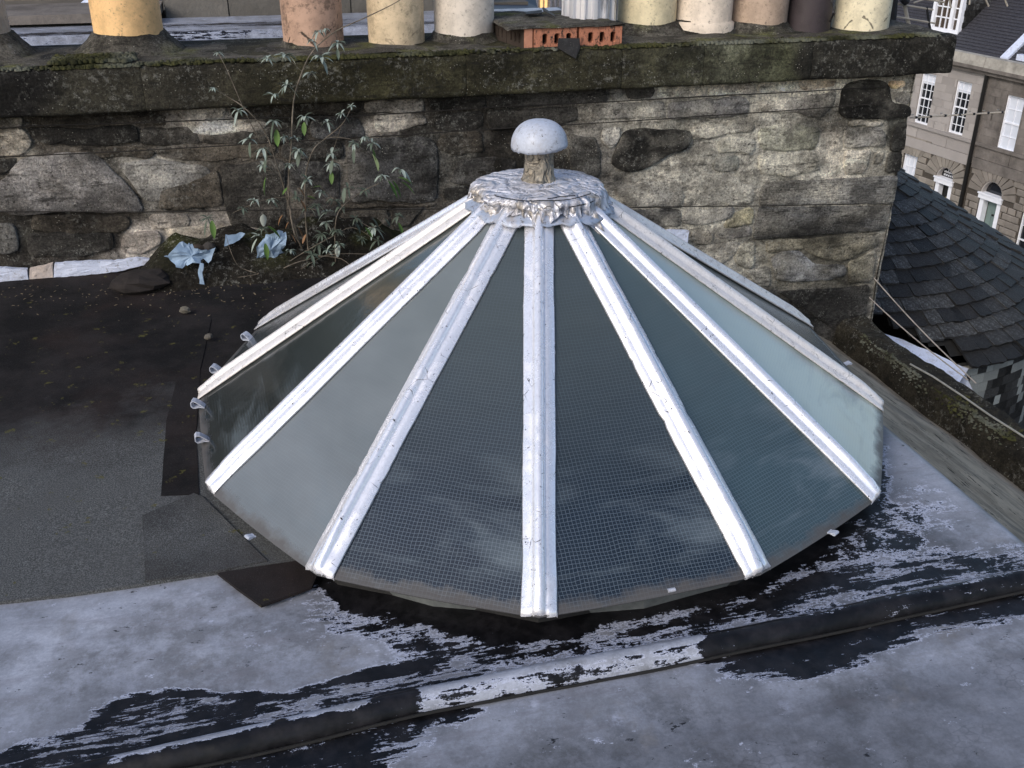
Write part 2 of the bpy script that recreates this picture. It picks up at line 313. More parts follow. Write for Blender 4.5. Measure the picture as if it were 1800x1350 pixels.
def roof_attrs(P):
    px = topx(P); px = np.clip(px, -3000, 5000); j = fbm(P, 7, 4, 3)*26; pj = px+np.stack([j, fbm(P, 7, 4, 5)*18], 1)
    bit = np.zeros(len(P)); st = np.full(len(P), .15); tone = np.zeros(len(P))
    for rec in BIT:
        poly, soft, s = rec[:3]; mx_ = rec[3] if len(rec) > 3 else (.86 if soft >= 26 else 1.05)
        d = sdf(pj, poly); v = np.clip(.5+d/soft*.5, 0, mx_); st = np.where(v > .05, np.maximum(st, s*np.clip(v*2, 0, 1)), st); bit = np.maximum(bit, v)
    bit = np.where(bit < .02, -.25, bit)
    for poly, soft, a in TONE: tone = np.maximum(tone, a*np.clip(.5+sdf(px, poly)/soft*.5, 0, 1))
    r = np.hypot(P[:, 0], P[:, 1]); bit = np.maximum(bit, np.clip((1.36-r)*8, 0, 1))
    return dict(bit=bit, streak=st, tone=tone)
def deckz(x, y): 
    P = np.stack([x, y, 0*x], 1); z = ZR+fbm(P, 1.6, 3, 1)*.018
    lip = np.clip((x-1.34)/.08, 0, 1); return z-.06*lip**2
rd = grid(lambda u, v: np.stack([u, v, deckz(u, v)], 1), np.arange(-3.0, 1.425, .0135), np.arange(-2.3, 1.1, .0135), 'roof_deck', M['paint'], None, roof_attrs)
tag(rd, 'old grey roof covering with silver paint flaking off black bitumen around the glass dome', None, None, 'structure')
b = MB(); b.aabb((-5, -4, -4), (1.40, 2.2, -.22)); b.aabb((-7, -5, -12.5), (2.6, -2.2, -.5)); tag(b.build('roof_body', M['felt']), None, None, None, 'structure')
# side drop of the deck + sloping strip down to the kerb
n = N('slope_cement', .93, .2); f = n.noise(6, 6, .7, sc=(1, .5, 1)); c = n.mix(n.ramp(f, .42, .58), (.20, .175, .135), (.34, .30, .235))
fl = n.noise(11, 5, .75, sc=(2.0, .75, 1), loc=(1, 1, 1)); c = n.mix(n.ramp(fl, .60, .62, 0, .93), c, (.016, .016, .013)); c = n.mix(n.ramp(n.noise(2.5, 5, .6, loc=(3, 8, 1)), .56, .66, 0, .5), c, (.12, .115, .105))
M['slope'] = n.out(c, None, n.bump(n.noise(20, 8, .7), .7, .01))
def slopef(u, v):
    x = 1.40+u*(2.80-1.40); P = np.stack([x, v, 0*x], 1)
    return np.stack([x, v, -.155-(u**.95)*.89+fbm(P, 3, 4, 2)*.035], 1)
sl = grid(slopef, np.linspace(0, 1, 60), np.arange(-1.9, 2.25, .03), 'roof_slope', M['slope']); tag(sl, None, None, None, 'structure')
b = MB()
b.add([(1.42, -1.9, -.16), (1.42, 2.2, -.16), (1.425, 2.2, -.26), (1.425, -1.9, -.26)], [(0, 1, 2, 3)]); tag(b.build('deck_edge', M['slope']), None, None, None, 'structure')
# kerb (parapet) with mossy top
def kerbcol(P):
    h = fbm(P, 3, 4, 1); g = np.clip((P[:, 2]+.93)*9, 0, 1)[:, None]
    base = np.array([.030, .027, .020])*(1+h[:, None]); br = np.array([.12, .075, .05]); m = np.clip(fbm(P, 2.2, 3, 8)*7-1.0, 0, 1)[:, None]
    return dict(Col=base*(1-m)+br*m)
def kerbf(u, v):
    # profile u in 0..1 : inner foot -> inner top -> outer top -> outer foot
    pts = np.array([(2.72, -1.10), (2.76, -1.02), (2.785, -.88), (2.82, -.85), (2.97, -.845), (3.0, -.87), (3.0, -1.9)]); t = np.linspace(0, 1, len(pts))
    x = np.interp(u, t, pts[:, 0]); z = np.interp(u, t, pts[:, 1]); P = np.stack([x*2, v, z], 1)
    return np.stack([x+fbm(P, 5, 4, 1)*.05, v, z+fbm(P, 5, 4, 6)*.05], 1)
kb = grid(kerbf, np.linspace(0, 1, 50), np.arange(-2.2, 2.2, .025), 'kerb_wall', M['masonry'], None, kerbcol)
tag(kb, 'low dark parapet kerb with mossy top running down the right side of the roof', 'parapet wall')
# roofing felt sheet at left, its patches
def inpoly_mask(P, poly): return sdf(topx(P), poly)
def sheet_from_px(poly, z, name, m, parent=None, res=.03, th=.006, attrs=None, amp=.01, seed=0, smooth=True):
    """irregular sheet cut to a traced outline on the plane z, with a real edge"""
    W = np.array([onz(x, y, z)[:2] for x, y in poly]); lo = W.min(0); hi = W.max(0)
    # resample outline
    out = []
    for i in range(len(W)):
        a = W[i]; b_ = W[(i+1) % len(W)]; k = max(1, int(np.linalg.norm(b_-a)/res))
        for q in range(k): out.append(a+(b_-a)*q/k)
    out = np.array(out); P3 = np.stack([out[:, 0], out[:, 1], 0*out[:, 0]], 1)
    out = out+np.stack([fbm(P3, 9, 3, seed+1), fbm(P3, 9, 3, seed+2)], 1)*amp
    import mathutils.geometry as G
    xs = np.arange(lo[0], hi[0], res*1.3); ys = np.arange(lo[1], hi[1], res*1.3); X, Y = np.meshgrid(xs, ys); gp = np.stack([X.ravel(), Y.ravel()], 1)
    keep = sdf(gp, out) > res*.6; gp = gp[keep]+rng.uniform(-.2, .2, (keep.sum(), 2))*res
    allp = np.vstack([out, gp]); nb = len(out)
    r = G.delaunay_2d_cdt([Vector((float(a), float(b_))) for a, b_ in allp], [(i, (i+1) % nb) for i in range(nb)], [], 1, 1e-6)
    V2 = np.array([tuple(v) for v in r[0]]); F = [tuple(f) for f in r[2]]
    P = np.stack([V2[:, 0], V2[:, 1], 0*V2[:, 0]], 1); zz = z+fbm(P, 1.6, 3, 1)*.018+fbm(P, 6, 3, seed)*.004
    V = np.stack([V2[:, 0], V2[:, 1], zz], 1); nV = len(V)
    # border skirt
    from collections import Counter
    ec = Counter(); 
    for f in F:
        for a, b_ in zip(f, f[1:]+f[:1]): ec[(min(a, b_), max(a, b_))] += 1
    D = {}; VV = V.tolist(); FF = list(F)
    for f in F:
        for a, b_ in zip(f, f[1:]+f[:1]):
            if ec[(min(a, b_), max(a, b_))] == 1:
                for q in (a, b_):
                    if q not in D: D[q] = len(VV); VV.append([V[q][0], V[q][1], V[q][2]-th-.008])
                FF.append((b_, a, D[a], D[b_]))
    VV = np.array(VV)
    return mesh(name, VV, FF, m, parent, False, attrs(VV) if attrs else None)
def felt_attr(P):
    px = topx(P); g = np.clip(.5+(px[:, 1]-770+(px[:, 0]-150)*.10)/240, -.1, 1.05); return dict(grey=g)
def dark_attr(P): return dict(grey=np.full(len(P), -.2))
fs = sheet_from_px([(-260,1120),(-260,470),(0,455),(700,400),(900,600),(900,800),(560,985),(480,990),(380,1004),(250,1024),(120,1042),(0,1057)], ZR+.014, 'felt_sheet', M['felt'], None, .05, .008, felt_attr, .006)
tag(fs, None, None, None, 'structure')
fparts = [([(283,870),(292,740),(318,640),(334,560),(362,548),(372,560),(352,650),(345,760),(350,868)], 'felt_strip'), ([(250,905),(340,866),(356,872),(470,985),(380,1003),(255,1020)], 'felt_strip'),
          ([(382,1006),(420,1000),(520,985),(560,1005),(548,1030),(458,1062)], 'felt_strip')]
strip_lab = ['narrow dark felt strip lapped beside the left glass edge', 'grey mineral felt strip at the lower left corner of the dome', 'loose pointed black felt flap under the lower left dome edge']
for k, (pl, nm) in enumerate(fparts):
    o = sheet_from_px(pl, ZR+.017+.003*k, nm, M['felt'], None, .04, .002, dark_attr if k != 1 else (lambda P: dict(grey=np.full(len(P), .62))), .004, k+3)
    tag(o, strip_lab[k], 'roofing felt')
# seams on felt (thin laps)
# the roll joint
RP = np.array([onz(x, y, ZR+.03)[:2] for x, y in ((-260,1450),(0,1392),(190,1347),(480,1282),(740,1222),(1000,1172),(1240,1128),(1500,1073),(1800,1012),(2100,955))]); RP = RP[np.argsort(RP[:, 0])]
def ryc(x): return np.interp(x, RP[:, 0], RP[:, 1])+fbm(np.stack([x, 0*x, 0*x], 1), 3, 3, 4)*.014
def rollf(u, v):
    yc = ryc(v); P = np.stack([v, 0*v, 0*v], 1); a = (u-.5)*math.pi*1.15; wdt = .037+.006*fbm(P, 5, 2, 2)
    y = yc+np.sin(a)*wdt*1.15; z = ZR-.006+np.cos(a)*.054; P2 = np.stack([v, y, z], 1)
    return np.stack([v, y, z+fbm(P2, 20, 3, 3)*.004], 1)
def roll_attr(P):
    px = topx(P); b_ = np.ones(len(P))*1.0; x = px[:, 0]
    def seg(a, c, s): return np.clip(.5+(np.minimum(x-a, c-x))/s, 0, 1)
    up = np.clip((P[:, 1]-ryc(P[:, 0]))/.03+.55, 0, 1)
    L1 = seg(738, 1235, 20); L2 = np.maximum(seg(195, 485, 30), seg(500, 655, 30)*.95)*np.clip(up*1.5, 0, 1); L3 = seg(1290, 1900, 80)*.55*up+seg(1560, 1900, 100)*.3
    bit = 1.1-L1*(.74+.66*np.clip(up*1.6, 0, 1)); bit = np.minimum(bit, 1.12-L2*.95); bit = np.minimum(bit, 1.1-L3*.75)
    return dict(bit=bit, streak=np.full(len(P), .5), tone=L1*.9+L2*.8)
rl = grid(rollf, np.linspace(0, 1, 14), np.arange(-3.0, 1.40, .012), 'roof_roll', M['paint'], None, roll_attr); tag(rl, None, None, None, 'structure')
# dark open joint just below the roll
b = MB(); pts = [(x, float(ryc(np.array([x]))[0])-.046, ZR+.005+.004*math.sin(x*7)) for x in np.arange(-3, 1.4, .05)]
b.tube(pts, .005, 5); tag(b.build('roof_joint', M['black']), None, None, None, 'structure')
# =================================================================== GLASS DOME
tipsA = {-120:(456,572), -90:(348,692), -60:(362,858), -30:(555,1010), 0:(948,1085), 30:(1338,1010), 60:(1548,873), 90:(1553,713), 120:(1420,568)}
TIP = {k: onz(x, y, 0) for k, (x, y) in tipsA.items()}
base_phi = -15.0
for k in (150, 180, 210):
    a = math.radians(base_phi+k); TIP[k] = np.array([1.46*math.sin(a), -1.46*math.cos(a), 0])
order = [-120, -90, -60, -30, 0, 30, 60, 90, 120, 150, 180, 210]
RT_, ZT = .235, .806
def topp(T, r=RT_): a = math.atan2(T[0], -T[1]); return np.array([r*math.sin(a), -r*math.cos(a), ZT+(RT_-r)*.71])
dome = empty('roof_skylight', (0, 0, ZR), 'large round twelve-sided wired glass skylight dome with white lead covered ribs', 'skylight')
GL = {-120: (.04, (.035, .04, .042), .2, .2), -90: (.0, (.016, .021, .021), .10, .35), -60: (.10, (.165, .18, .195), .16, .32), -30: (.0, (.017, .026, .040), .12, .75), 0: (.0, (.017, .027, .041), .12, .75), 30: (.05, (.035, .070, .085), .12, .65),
      60: (.66, (.22, .30, .30), .16, .8), 90: (.10, (.09, .115, .12), .2, .3)}  # the milkiest pane has its sky glare put into this colour
for i, k in enumerate(order):
    k2 = order[(i+1) % 12]; A, B = TIP[k], TIP[k2]; ta, tb = topp(A), topp(B)
    mlk_glare, tint, rr, wr = GL.get(k, (.05, (.06, .07, .08), .2, .4)); gm = glassm('wired_glass', mlk_glare, tint, rr, .5, wr, *((((.56, .64, .60), .5) if k == 60 else ((.36, .44, .46), .6) if k == 30 else ((.36, .44, .46), .36))))
    nrm = np.cross(B-A, ta-A); nrm /= np.linalg.norm(nrm); ex = (B-A)/np.linalg.norm(B-A); ey = np.cross(nrm, ex)
    us = np.linspace(0, 1, 26); vs = np.linspace(0, 1, 30)
    U, Vv = np.meshgrid(us, vs, indexing='ij'); U = U.ravel()[:, None]; Vv = Vv.ravel()[:, None]
    P = (A*(1-U)+B*U)*(1-Vv)+(ta*(1-U)+tb*U)*Vv
    sag = (U*(1-U)*4*(1-Vv)**3)*.012; P = P-nrm*.004+ (-ey)*sag*.6
    P = P+nrm*fbm(P, 3, 3, i)[:, None]*.006
    uv = np.concatenate([(P-A)@ex[:, None], (P-A)@ey[:, None]], 1)
    I = np.arange(26*30).reshape(26, 30); F = np.stack([I[:-1, :-1].ravel(), I[1:, :-1].ravel(), I[1:, 1:].ravel(), I[:-1, 1:].ravel()], 1).tolist()
    nP = len(P); Q = P-nrm*.008; F2 = [tuple(q+nP for q in f[::-1]) for f in F]
    bd = list(I[:, 0])+list(I[-1, 1:])+list(I[::-1, -1][1:])+list(I[0, ::-1][1:-1]); sk = [(bd[(j+1) % len(bd)], bd[j], bd[j]+nP, bd[(j+1) % len(bd)]+nP) for j in range(len(bd))]
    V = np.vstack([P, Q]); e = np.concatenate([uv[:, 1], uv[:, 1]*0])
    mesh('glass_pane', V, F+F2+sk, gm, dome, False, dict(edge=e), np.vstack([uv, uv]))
# ribs
prof = [(-.052, .000), (-.049, .006), (-.026, .008), (-.021, .010), (-.018, .020), (-.012, .027), (.002, .029), (.010, .026), (.014, .019), (.018, .010), (.022, .013), (.032, .009), (.049, .006), (.053, .000)]
for i, k in enumerate(order):
    T = TIP[k]; t2 = topp(T, .20); ax = t2-T; Lr = np.linalg.norm(ax); ax = ax/Lr
    side = np.cross(ax, (0, 0, 1)); side /= np.linalg.norm(side); up = np.cross(side, ax)
    if i in (5, 6, 7, 8): side = side  # same section all round
    ns = 110; V = []
    for s in range(ns):
        t = s/(ns-1)*(Lr-.014)+.014
        e1 = float(fbm(np.array([[t*4, i*3.1, 0]]), 1, 4, 1)[0]); e2 = float(fbm(np.array([[t*4, i*3.1, 9]]), 1, 4, 2)[0])
        near = max(0, 1-t/.17); bit1 = .010*max(0, float(fbm(np.array([[t*22, i*5.7, 0]]), 1, 2, 5)[0])*3-.6)
        squash = 1-.55*near**1.5; wid = (1+.03*near)
        for j, (a, h) in enumerate(prof):
            aa = a*wid+(e1*.010 if a < -.03 else (e2*.010 if a > .03 else e1*.003)); hh = h*squash
            if j in (0, 1): aa += bit1
            if j in (12, 13): aa -= bit1*.8
            p = T+ax*t+side*aa+up*(hh+.004)
            w_ = .009*near+.0003; q = np.array([[p[0]*30, p[1]*30, p[2]*30]]); 
            if 1 < j < 12: p = p+up*float(fbm(q, 1, 3, 3)[0])*w_*1.6+side*float(fbm(q, 1, 3, 8)[0])*w_
            # facet panes fall away each side: follow them
            p = p-up*(abs(a)*.22)
            V.append(p)
    m_ = len(prof); F = [(s*m_+j, s*m_+j+1, (s+1)*m_+j+1, (s+1)*m_+j) for s in range(ns-1) for j in range(m_-1)]
    # turned-down nose at the foot
    n0 = len(V); V += [V[j]-up*(.020 if 2 < j < 11 else .012)-ax*(.004+.008*random.random()) for j in range(m_)]
    F += [(j+1, j, n0+j, n0+j+1) for j in range(m_-1)]
    # underside
    F += [(0+s*m_, (s+1)*m_, (s+1)*m_+m_-1, s*m_+m_-1) for s in range(ns-1)]
    mesh('rib_cover', V, F, M['rib_old'] if k in (90, 120, -90) else M['rib'], dome, True)
# upstand ring under the glass
V = []
for k in order:
    T = TIP[k]; V += [(T[0]*.93, T[1]*.93, -.02), (T[0]*.93, T[1]*.93, ZR-.02), (T[0]*.97, T[1]*.97, -.014), (T[0]*.97, T[1]*.97, -.035)]
F = []
for i in range(12):
    a, c = i*4, ((i+1) % 12)*4; F += [(a, c, c+1, a+1), (a+2, c+2, c+3, a+3), (a, a+2, c+2, c)]
mesh('upstand', V, F, simple('tarred_upstand', (.02, .02, .02), .7), dome)
# shaft inside
V, F = lathe([(1.25, -.03), (1.2, -.5), (1.15, -2.5), (.01, -2.5)], (0, 0, 0), 24); mesh('stairwell_shaft', V, F, simple('shaft_plaster', (.12, .13, .13), .9), dome)
# clips
for (x, y, dx, dy, z) in [(349,716,.006,.03,0), (356,776,.006,.03,0), (382,655,.012,.028,0), (436,598,.012,.028,0), (440,945,.028,-.02,-.012), (1178,1037,.035,.010,-.015), (1464,938,.028,.018,-.010), (1490,640,-.01,.02,-.01)]:
    c = onz(x, y, z+.01); d = np.array([dx, dy, 0]); d /= np.linalg.norm(d); big = x < 480 and y < 800
    rd_ = np.array([c[0], c[1], 0]); rd_ /= np.linalg.norm(rd_); tg = np.cross(rd_, (0, 0, 1)); sz = 1.0 if big else .55; V = []
    pf = [(-.026, -.006), (-.010, .004), (.006, .012), (.018, .014), (.026, .008), (.026, -.002), (.018, -.008), (.008, -.008), (-.006, -.006), (-.026, -.009)]
    for (a, h) in pf:
        for s in (-1, 1): V.append(c+rd_*a*sz+tg*s*(.016 if big else .012)+np.array([0, 0, (h+.010)*sz*(1.5 if big else .8)]))
    F = [(i*2, i*2+1, i*2+3, i*2+2) for i in range(len(pf)-1)]
    o = mesh('glazing_clip', V, F, M['cap'], dome); md = o.modifiers.new('t', 'SOLIDIFY'); md.thickness = .0035
# collar: crumpled lead cap
nA = 220; V = []; rings = []
for (r, z, wob) in [(.02, .905, 0), (.06, .902, .001), (.10, .896, .003), (.15, .893, .004), (.20, .889, .005), (.226, .885, .004), (.240, .878, .007), (.246, .866, .012), (.244, .850, .016), (.246, .838, .018), (.250, .828, .018)]:
    for j in range(nA):
        a = 2*math.pi*j/nA; q = np.array([[math.cos(a)*3.2, math.sin(a)*3.2, z*9]]); q2 = q*4.5
        dr = float(fbm(q, 1, 3, 1)[0])*wob*2.2+float(fbm(q2, 1, 4, 2)[0])*wob*2.6; rdg = abs(float(fbm(q*2.6, 1, 2, 14)[0])); dr += wob*(.6-rdg*7)*(r > .23); dz = float(fbm(q2, 1, 3, 4)[0])*wob*2.0
        lob = .0
        if r > .2435 and z < .86: 
            lob = max(0, float(fbm(np.array([[math.cos(a)*2.6, math.sin(a)*2.6, 5]]), 1, 2, 9)[0])+.08)*.22*((.862-z)/.034); lob = lob-.012
            da = abs((a-math.radians(-67)+math.pi) % (2*math.pi)-math.pi); da2 = abs((a-math.radians(-142)+math.pi) % (2*math.pi)-math.pi)
            lob += .030*math.exp(-(da2/.22)**2)*((.862-z)/.034)
        V.append(((r+dr+lob*.5)*math.cos(a), (r+dr+lob*.5)*math.sin(a), z+dz-lob))
    rings.append(r)
F = [(i*nA+j, i*nA+(j+1) % nA, (i+1)*nA+(j+1) % nA, (i+1)*nA+j) for i in range(len(rings)-1) for j in range(nA)]
rim = np.array([max(.12, min(1, (float(np.hypot(v[0], v[1]))-.19)/.05)) for v in V]); o = mesh('lead_cap', V, F, M['collar'], dome, True, dict(rim=rim))
V = []
for (r, z) in [(.205, .846), (.232, .826), (.254, .814), (.273, .802)]:
    for j in range(nA):
        a = 2*math.pi*j/nA; da = (a-math.radians(-105+0)) % math.radians(30); rb = math.exp(-((da-(math.radians(15) if False else 0))/.07)**2)+math.exp(-((da-math.radians(30))/.07)**2)
        q = np.array([[math.cos(a)*9, math.sin(a)*9, r*20]]); e = float(fbm(q, 1, 3, 3)[0]); jag = (float(fbm(np.array([[math.cos(a)*7, math.sin(a)*7, 3]]), 1, 4, 6)[0])*.045 if r > .27 else 0)
        V.append(((r+jag)*math.cos(a), (r+jag)*math.sin(a), z+rb*.010+e*.007-jag*.7))
F = [(i*nA+j, i*nA+(j+1) % nA, (i+1)*nA+(j+1) % nA, (i+1)*nA+j) for i in range(3) for j in range(nA)]
o = mesh('lead_skirt', V, F, M['skirt'], dome, True); md = o.modifiers.new('t', 'SOLIDIFY'); md.thickness = .004
for (rr_, zz_, a0, a1, sd_) in ((.232, .888, -2.6, -.9, 1), (.212, .891, -1.7, -1.2, 4), (.247, .864, -1.4, -.6, 7)):
    b = MB(); pts = []
    for a in np.linspace(a0, a1, 60): q = float(fbm(np.array([[a*3, sd_, 0]]), 1, 4, sd_)[0]); r_2 = rr_+q*.045; pts.append((r_2*math.cos(a), r_2*math.sin(a), zz_+.001+(q*.015 if zz_ < .88 else 0)))
    b.tube(pts, .0017, 5); b.build('split_seam', M['black'], dome)
# finial
V, F = lathe([(.074, .893), (.066, .897), (.058, .91), (.054, .93), (.052, .96), (.050, .98), (.056, 1.01), (.066, 1.035)], (0, 0, 0), 44, .10, 3, 30); mesh('finial_stem', V, F, M['stem'], dome, True, dict(rim=np.ones(len(V))))
V = []; nA = 64; L_ = []
for i, t in enumerate(np.linspace(0, 1, 14)):
    th = t*math.pi*.54; r = .103*math.sin(th)**.78; z = 1.026+.092*math.cos(th)
    for j in range(nA):
        a = 2*math.pi*j/nA; rr = r*(1+.025*float(fbm(np.array([[math.cos(a)*2, math.sin(a)*2, z*8]]), 1, 3, 2)[0])); zz = z
        if i >= 12: zz += .010*float(fbm(np.array([[math.cos(a)*9, math.sin(a)*9, 2]]), 1, 2, 7)[0])+.010*max(0, math.cos(a-math.radians(-40)))
        V.append((rr*math.cos(a), rr*math.sin(a), zz))
F = [(i*nA+j, i*nA+(j+1) % nA, (i+1)*nA+(j+1) % nA, (i+1)*nA+j) for i in range(13) for j in range(nA)]
n0 = 13*nA; V += [(v[0]*.9, v[1]*.9, v[2]+.004) for v in V[n0:n0+nA]]+[(0, 0, 1.03)]; F += [(n0+j, n0+(j+1) % nA, n0+nA+(j+1) % nA, n0+nA+j) for j in range(nA)]+[(n0+nA+j, n0+nA+(j+1) % nA, n0+2*nA) for j in range(nA)]
mesh('finial_cap', V, F, M['cap'], dome, True)
# =================================================================== CHIMNEY STACK WALL
YW = 2.21
stack = empty('chimney_stack', (0, YW, ZR), 'long weathered rubble stone chimney wall behind the glass dome', 'chimney stack')
CK, CD, CG, CL_, CT, CB, CM, CO = (.020, .019, .018), (.045, .042, .038), (.14, .137, .13), (.235, .225, .22), (.40, .34, .26), (.085, .070, .052), (.105, .10, .095), (.45, .27, .10)
CTL = (.55, .49, .41); CGO = (.20, .19, .135)
ZONES = [  # mortar colours in photo px, later wins
 ([(-400,150),(1060,150),(1040,600),(-400,600)], 60, (.095, .078, .058)),
 ([(1040,120),(1650,100),(1650,640),(1200,640),(1020,420)], 60, (.34, .31, .235)),
 ([(-30,205),(45,212),(70,262),(0,275),(-30,275)], 14, (.36, .30, .21)),
 ([(200,268),(290,270),(330,300),(270,370),(250,340),(190,290)], 16, (.40, .37, .31)),
 ([(300,190),(400,186),(470,225),(400,236),(300,228)], 16, (.50, .43, .35)),
 ([(640,175),(745,172),(760,212),(670,236),(640,230)], 16, (.55, .46, .36)),
 ([(200,400),(290,385),(470,378),(450,410),(290,430),(250,458),(190,458)], 12, (.44, .38, .32)),
 ([(592,275),(614,250),(616,360),(596,360)], 8, (.22, .19, .15)), ([(752,240),(800,236),(860,240),(800,330),(762,330)], 14, (.30, .28, .23)),
 ([(880,180),(935,195),(925,215),(890,205)], 8, (.38, .34, .29)), ([(985,240),(1070,225),(1090,260),(1075,300),(1110,330),(1060,340),(1030,300)], 14, (.33, .30, .25)),
 ([(1240,190),(1480,185),(1480,310),(1230,310)], 30, (.32, .30, .235)), ([(1040,380),(1180,372),(1180,395),(1080,400)], 10, (.06, .055, .05)),
 ([(1440,200),(1480,195),(1500,330),(1450,330)], 14, (.44, .38, .28)), ([(1330,410),(1540,400),(1530,505),(1370,510),(1320,450)], 12, (.27, .24, .16)),
 ([(1565,200),(1610,190),(1600,330),(1556,330)], 8, (.030, .028, .026)), ([(1250,345),(1330,350),(1325,395),(1260,392)], 10, (.28, .25, .15)),
 ([(1340,500),(1440,520),(1540,500),(1520,610),(1380,600)], 10, (.06, .056, .05)), ([(0,376),(230,380),(225,460),(0,470)], 12, (.045, .037, .03)),
 ([(860,155),(1110,148),(1110,180),(860,192)], 8, (.05, .047, .043)), ([(1170,352),(1185,420),(1330,420),(1335,352)], 10, (.33, .30, .22)),
]
def soot(P):
    s = fbm(P*np.array([.5, 1, 1.7]), 2.4, 6, 77)*5+.35*np.clip((.9-P[:, 0])/1.2, -.8, .75); return (1-.80*np.clip(s, 0, 1))[:, None]
def zonecol(P, jit=22):
    px = np.clip(topx(P), -3000, 5000); pj = px+np.stack([fbm(P, 5, 5, 31), fbm(P, 5, 5, 33)], 1)*jit*2.4
    C = np.tile(np.array([.095, .078, .058]), (len(P), 1))
    for poly, soft, c in ZONES:
        w_ = np.clip(.5+sdf(pj, poly)/soft*.5, 0, 1)[:, None]; C = C*(1-w_)+np.array(c)*w_
    h = fbm(P, 3.1, 5, 40)[:, None]; C = C*(1+h*1.9); g = np.clip(fbm(P, 2.3, 4, 50)*5-.5, 0, 1)[:, None]*.35
    C = C*(1-g)+np.array([.15, .16, .115])*g; gy = C.mean(1)[:, None]; return np.clip(soot(P)*(C*.50+gy*.50)*(1.42+.28*np.clip((P[:, 0:1]-.6)/.8, 0, 1)), .012, .75)
def wallf(u, v):
    P = np.stack([u, 0*u+YW, v], 1); d = fbm(P, 4, 5, 60)*.030+fbm(P, 14, 4, 61)*.022
    return np.stack([u, YW-.002-d, v], 1)
grid(wallf, np.arange(-3.3, 3.071, .013), np.arange(-1.25, .83, .013), 'mortar_face', M['masonry'], stack, lambda P: dict(Col=zonecol(P)))
b = MB(); b.aabb((-6, YW+.03, -3.0), (3.04, 2.90, .80)); o = b.build('wall_core', M['masonry'], stack)
o.data.attributes.new('Col', 'FLOAT_COLOR', 'POINT').data.foreach_set('color', [.08, .07, .055, 1]*8)
def endf(u, v):
    P = np.stack([0*u+3.05, u, v], 1); return np.stack([3.055+fbm(P, 4, 4, 60)*.04, u, v], 1)
grid(endf, np.arange(YW-.01, 2.92, .03), np.arange(-3, .83, .04), 'gable_end', M['masonry'], stack, lambda P: dict(Col=np.tile([.05, .046, .04], (len(P), 1))))
def stone(poly, col, proud=.022, m='masonry', parent=stack, name='stone', Y=YW, jit=.014, rough=1.0, seed=0, blend=None):
    W = np.array([[ony(x, y, Y)[0], ony(x, y, Y)[2]] for x, y in poly]); c = W.mean(0)
    # resample + round + roughen outline
    out = []
    for i in range(len(W)):
        a, b_ = W[i], W[(i+1) % len(W)]; k = max(2, int(np.linalg.norm(b_-a)/.026))
        for q in range(k): out.append(a+(b_-a)*q/k)
    out = np.array(out); out = (np.roll(out, 1, 0)+2*out+np.roll(out, -1, 0))/4; out = c+(out-c)*1.035
    n3 = np.stack([out[:, 0], 0*out[:, 0]+seed, out[:, 1]], 1); out = out+np.stack([fbm(n3, 11, 5, 11), fbm(n3, 11, 5, 12)], 1)*jit*3.4
    n_ = len(out); V = []; ringd = [(1.0, .03), (1.0, -.2*proud), (.975, -.75*proud), (.93, -1.0*proud), (.72, -1.0*proud), (.45, -1.0*proud), (.2, -1.0*proud)]
    c = out.mean(0); size = np.ptp(out, 0)
    for k, (s, dy) in enumerate(ringd):
        for p in out:
            q = c+(p-c)*s if s > .9 else c+(p-c)*s
            if k in (2, 3):
                dd = p-c; L_ = np.linalg.norm(dd)+1e-9; q = p-dd/L_*(.002 if k == 2 else .006)
            V.append((q[0], Y+dy, q[1]))
    V.append((c[0], Y-proud, c[1])); V = np.array(V); f = fbm(V*np.array([1, 1, 1.8]), 7, 5, seed+3)*.010*rough+fbm(V, 30, 3, seed+4)*.008*rough
    msk = (V[:, 1] < Y); V[:, 1] -= f*msk
    F = []
    for k in range(len(ringd)-1): F += [(k*n_+j, (k+1)*n_+j, (k+1)*n_+(j+1) % n_, k*n_+(j+1) % n_) for j in range(n_)]
    L0 = (len(ringd)-1)*n_; F += [(L0+j, len(V)-1, L0+(j+1) % n_) for j in range(n_)]
    zc = zonecol(V); off_ = .42 if W[:, 0].mean() > .9 and sum(col) > .2 else .12; mxf = np.clip(off_+fbm(V, 9, 4, seed+19)*2.2, 0, .9)[:, None]*((.55 if sum(col) < .2 else 1) if blend is None else blend); bc = np.array(col); bc = (bc*.65+bc.mean()*.35)*((1.45 if W[:, 0].mean() < .9 else 1.7) if sum(col) > .12 else 1.0); cc = (bc*(1-mxf)+zc*mxf)*(1+fbm(V, 7, 4, seed+9)*1.4)[:, None]*(.35+.65*soot(V))
    return mesh(name, V, F, M[m], parent, True, dict(Col=np.clip(cc, .01, .7)))
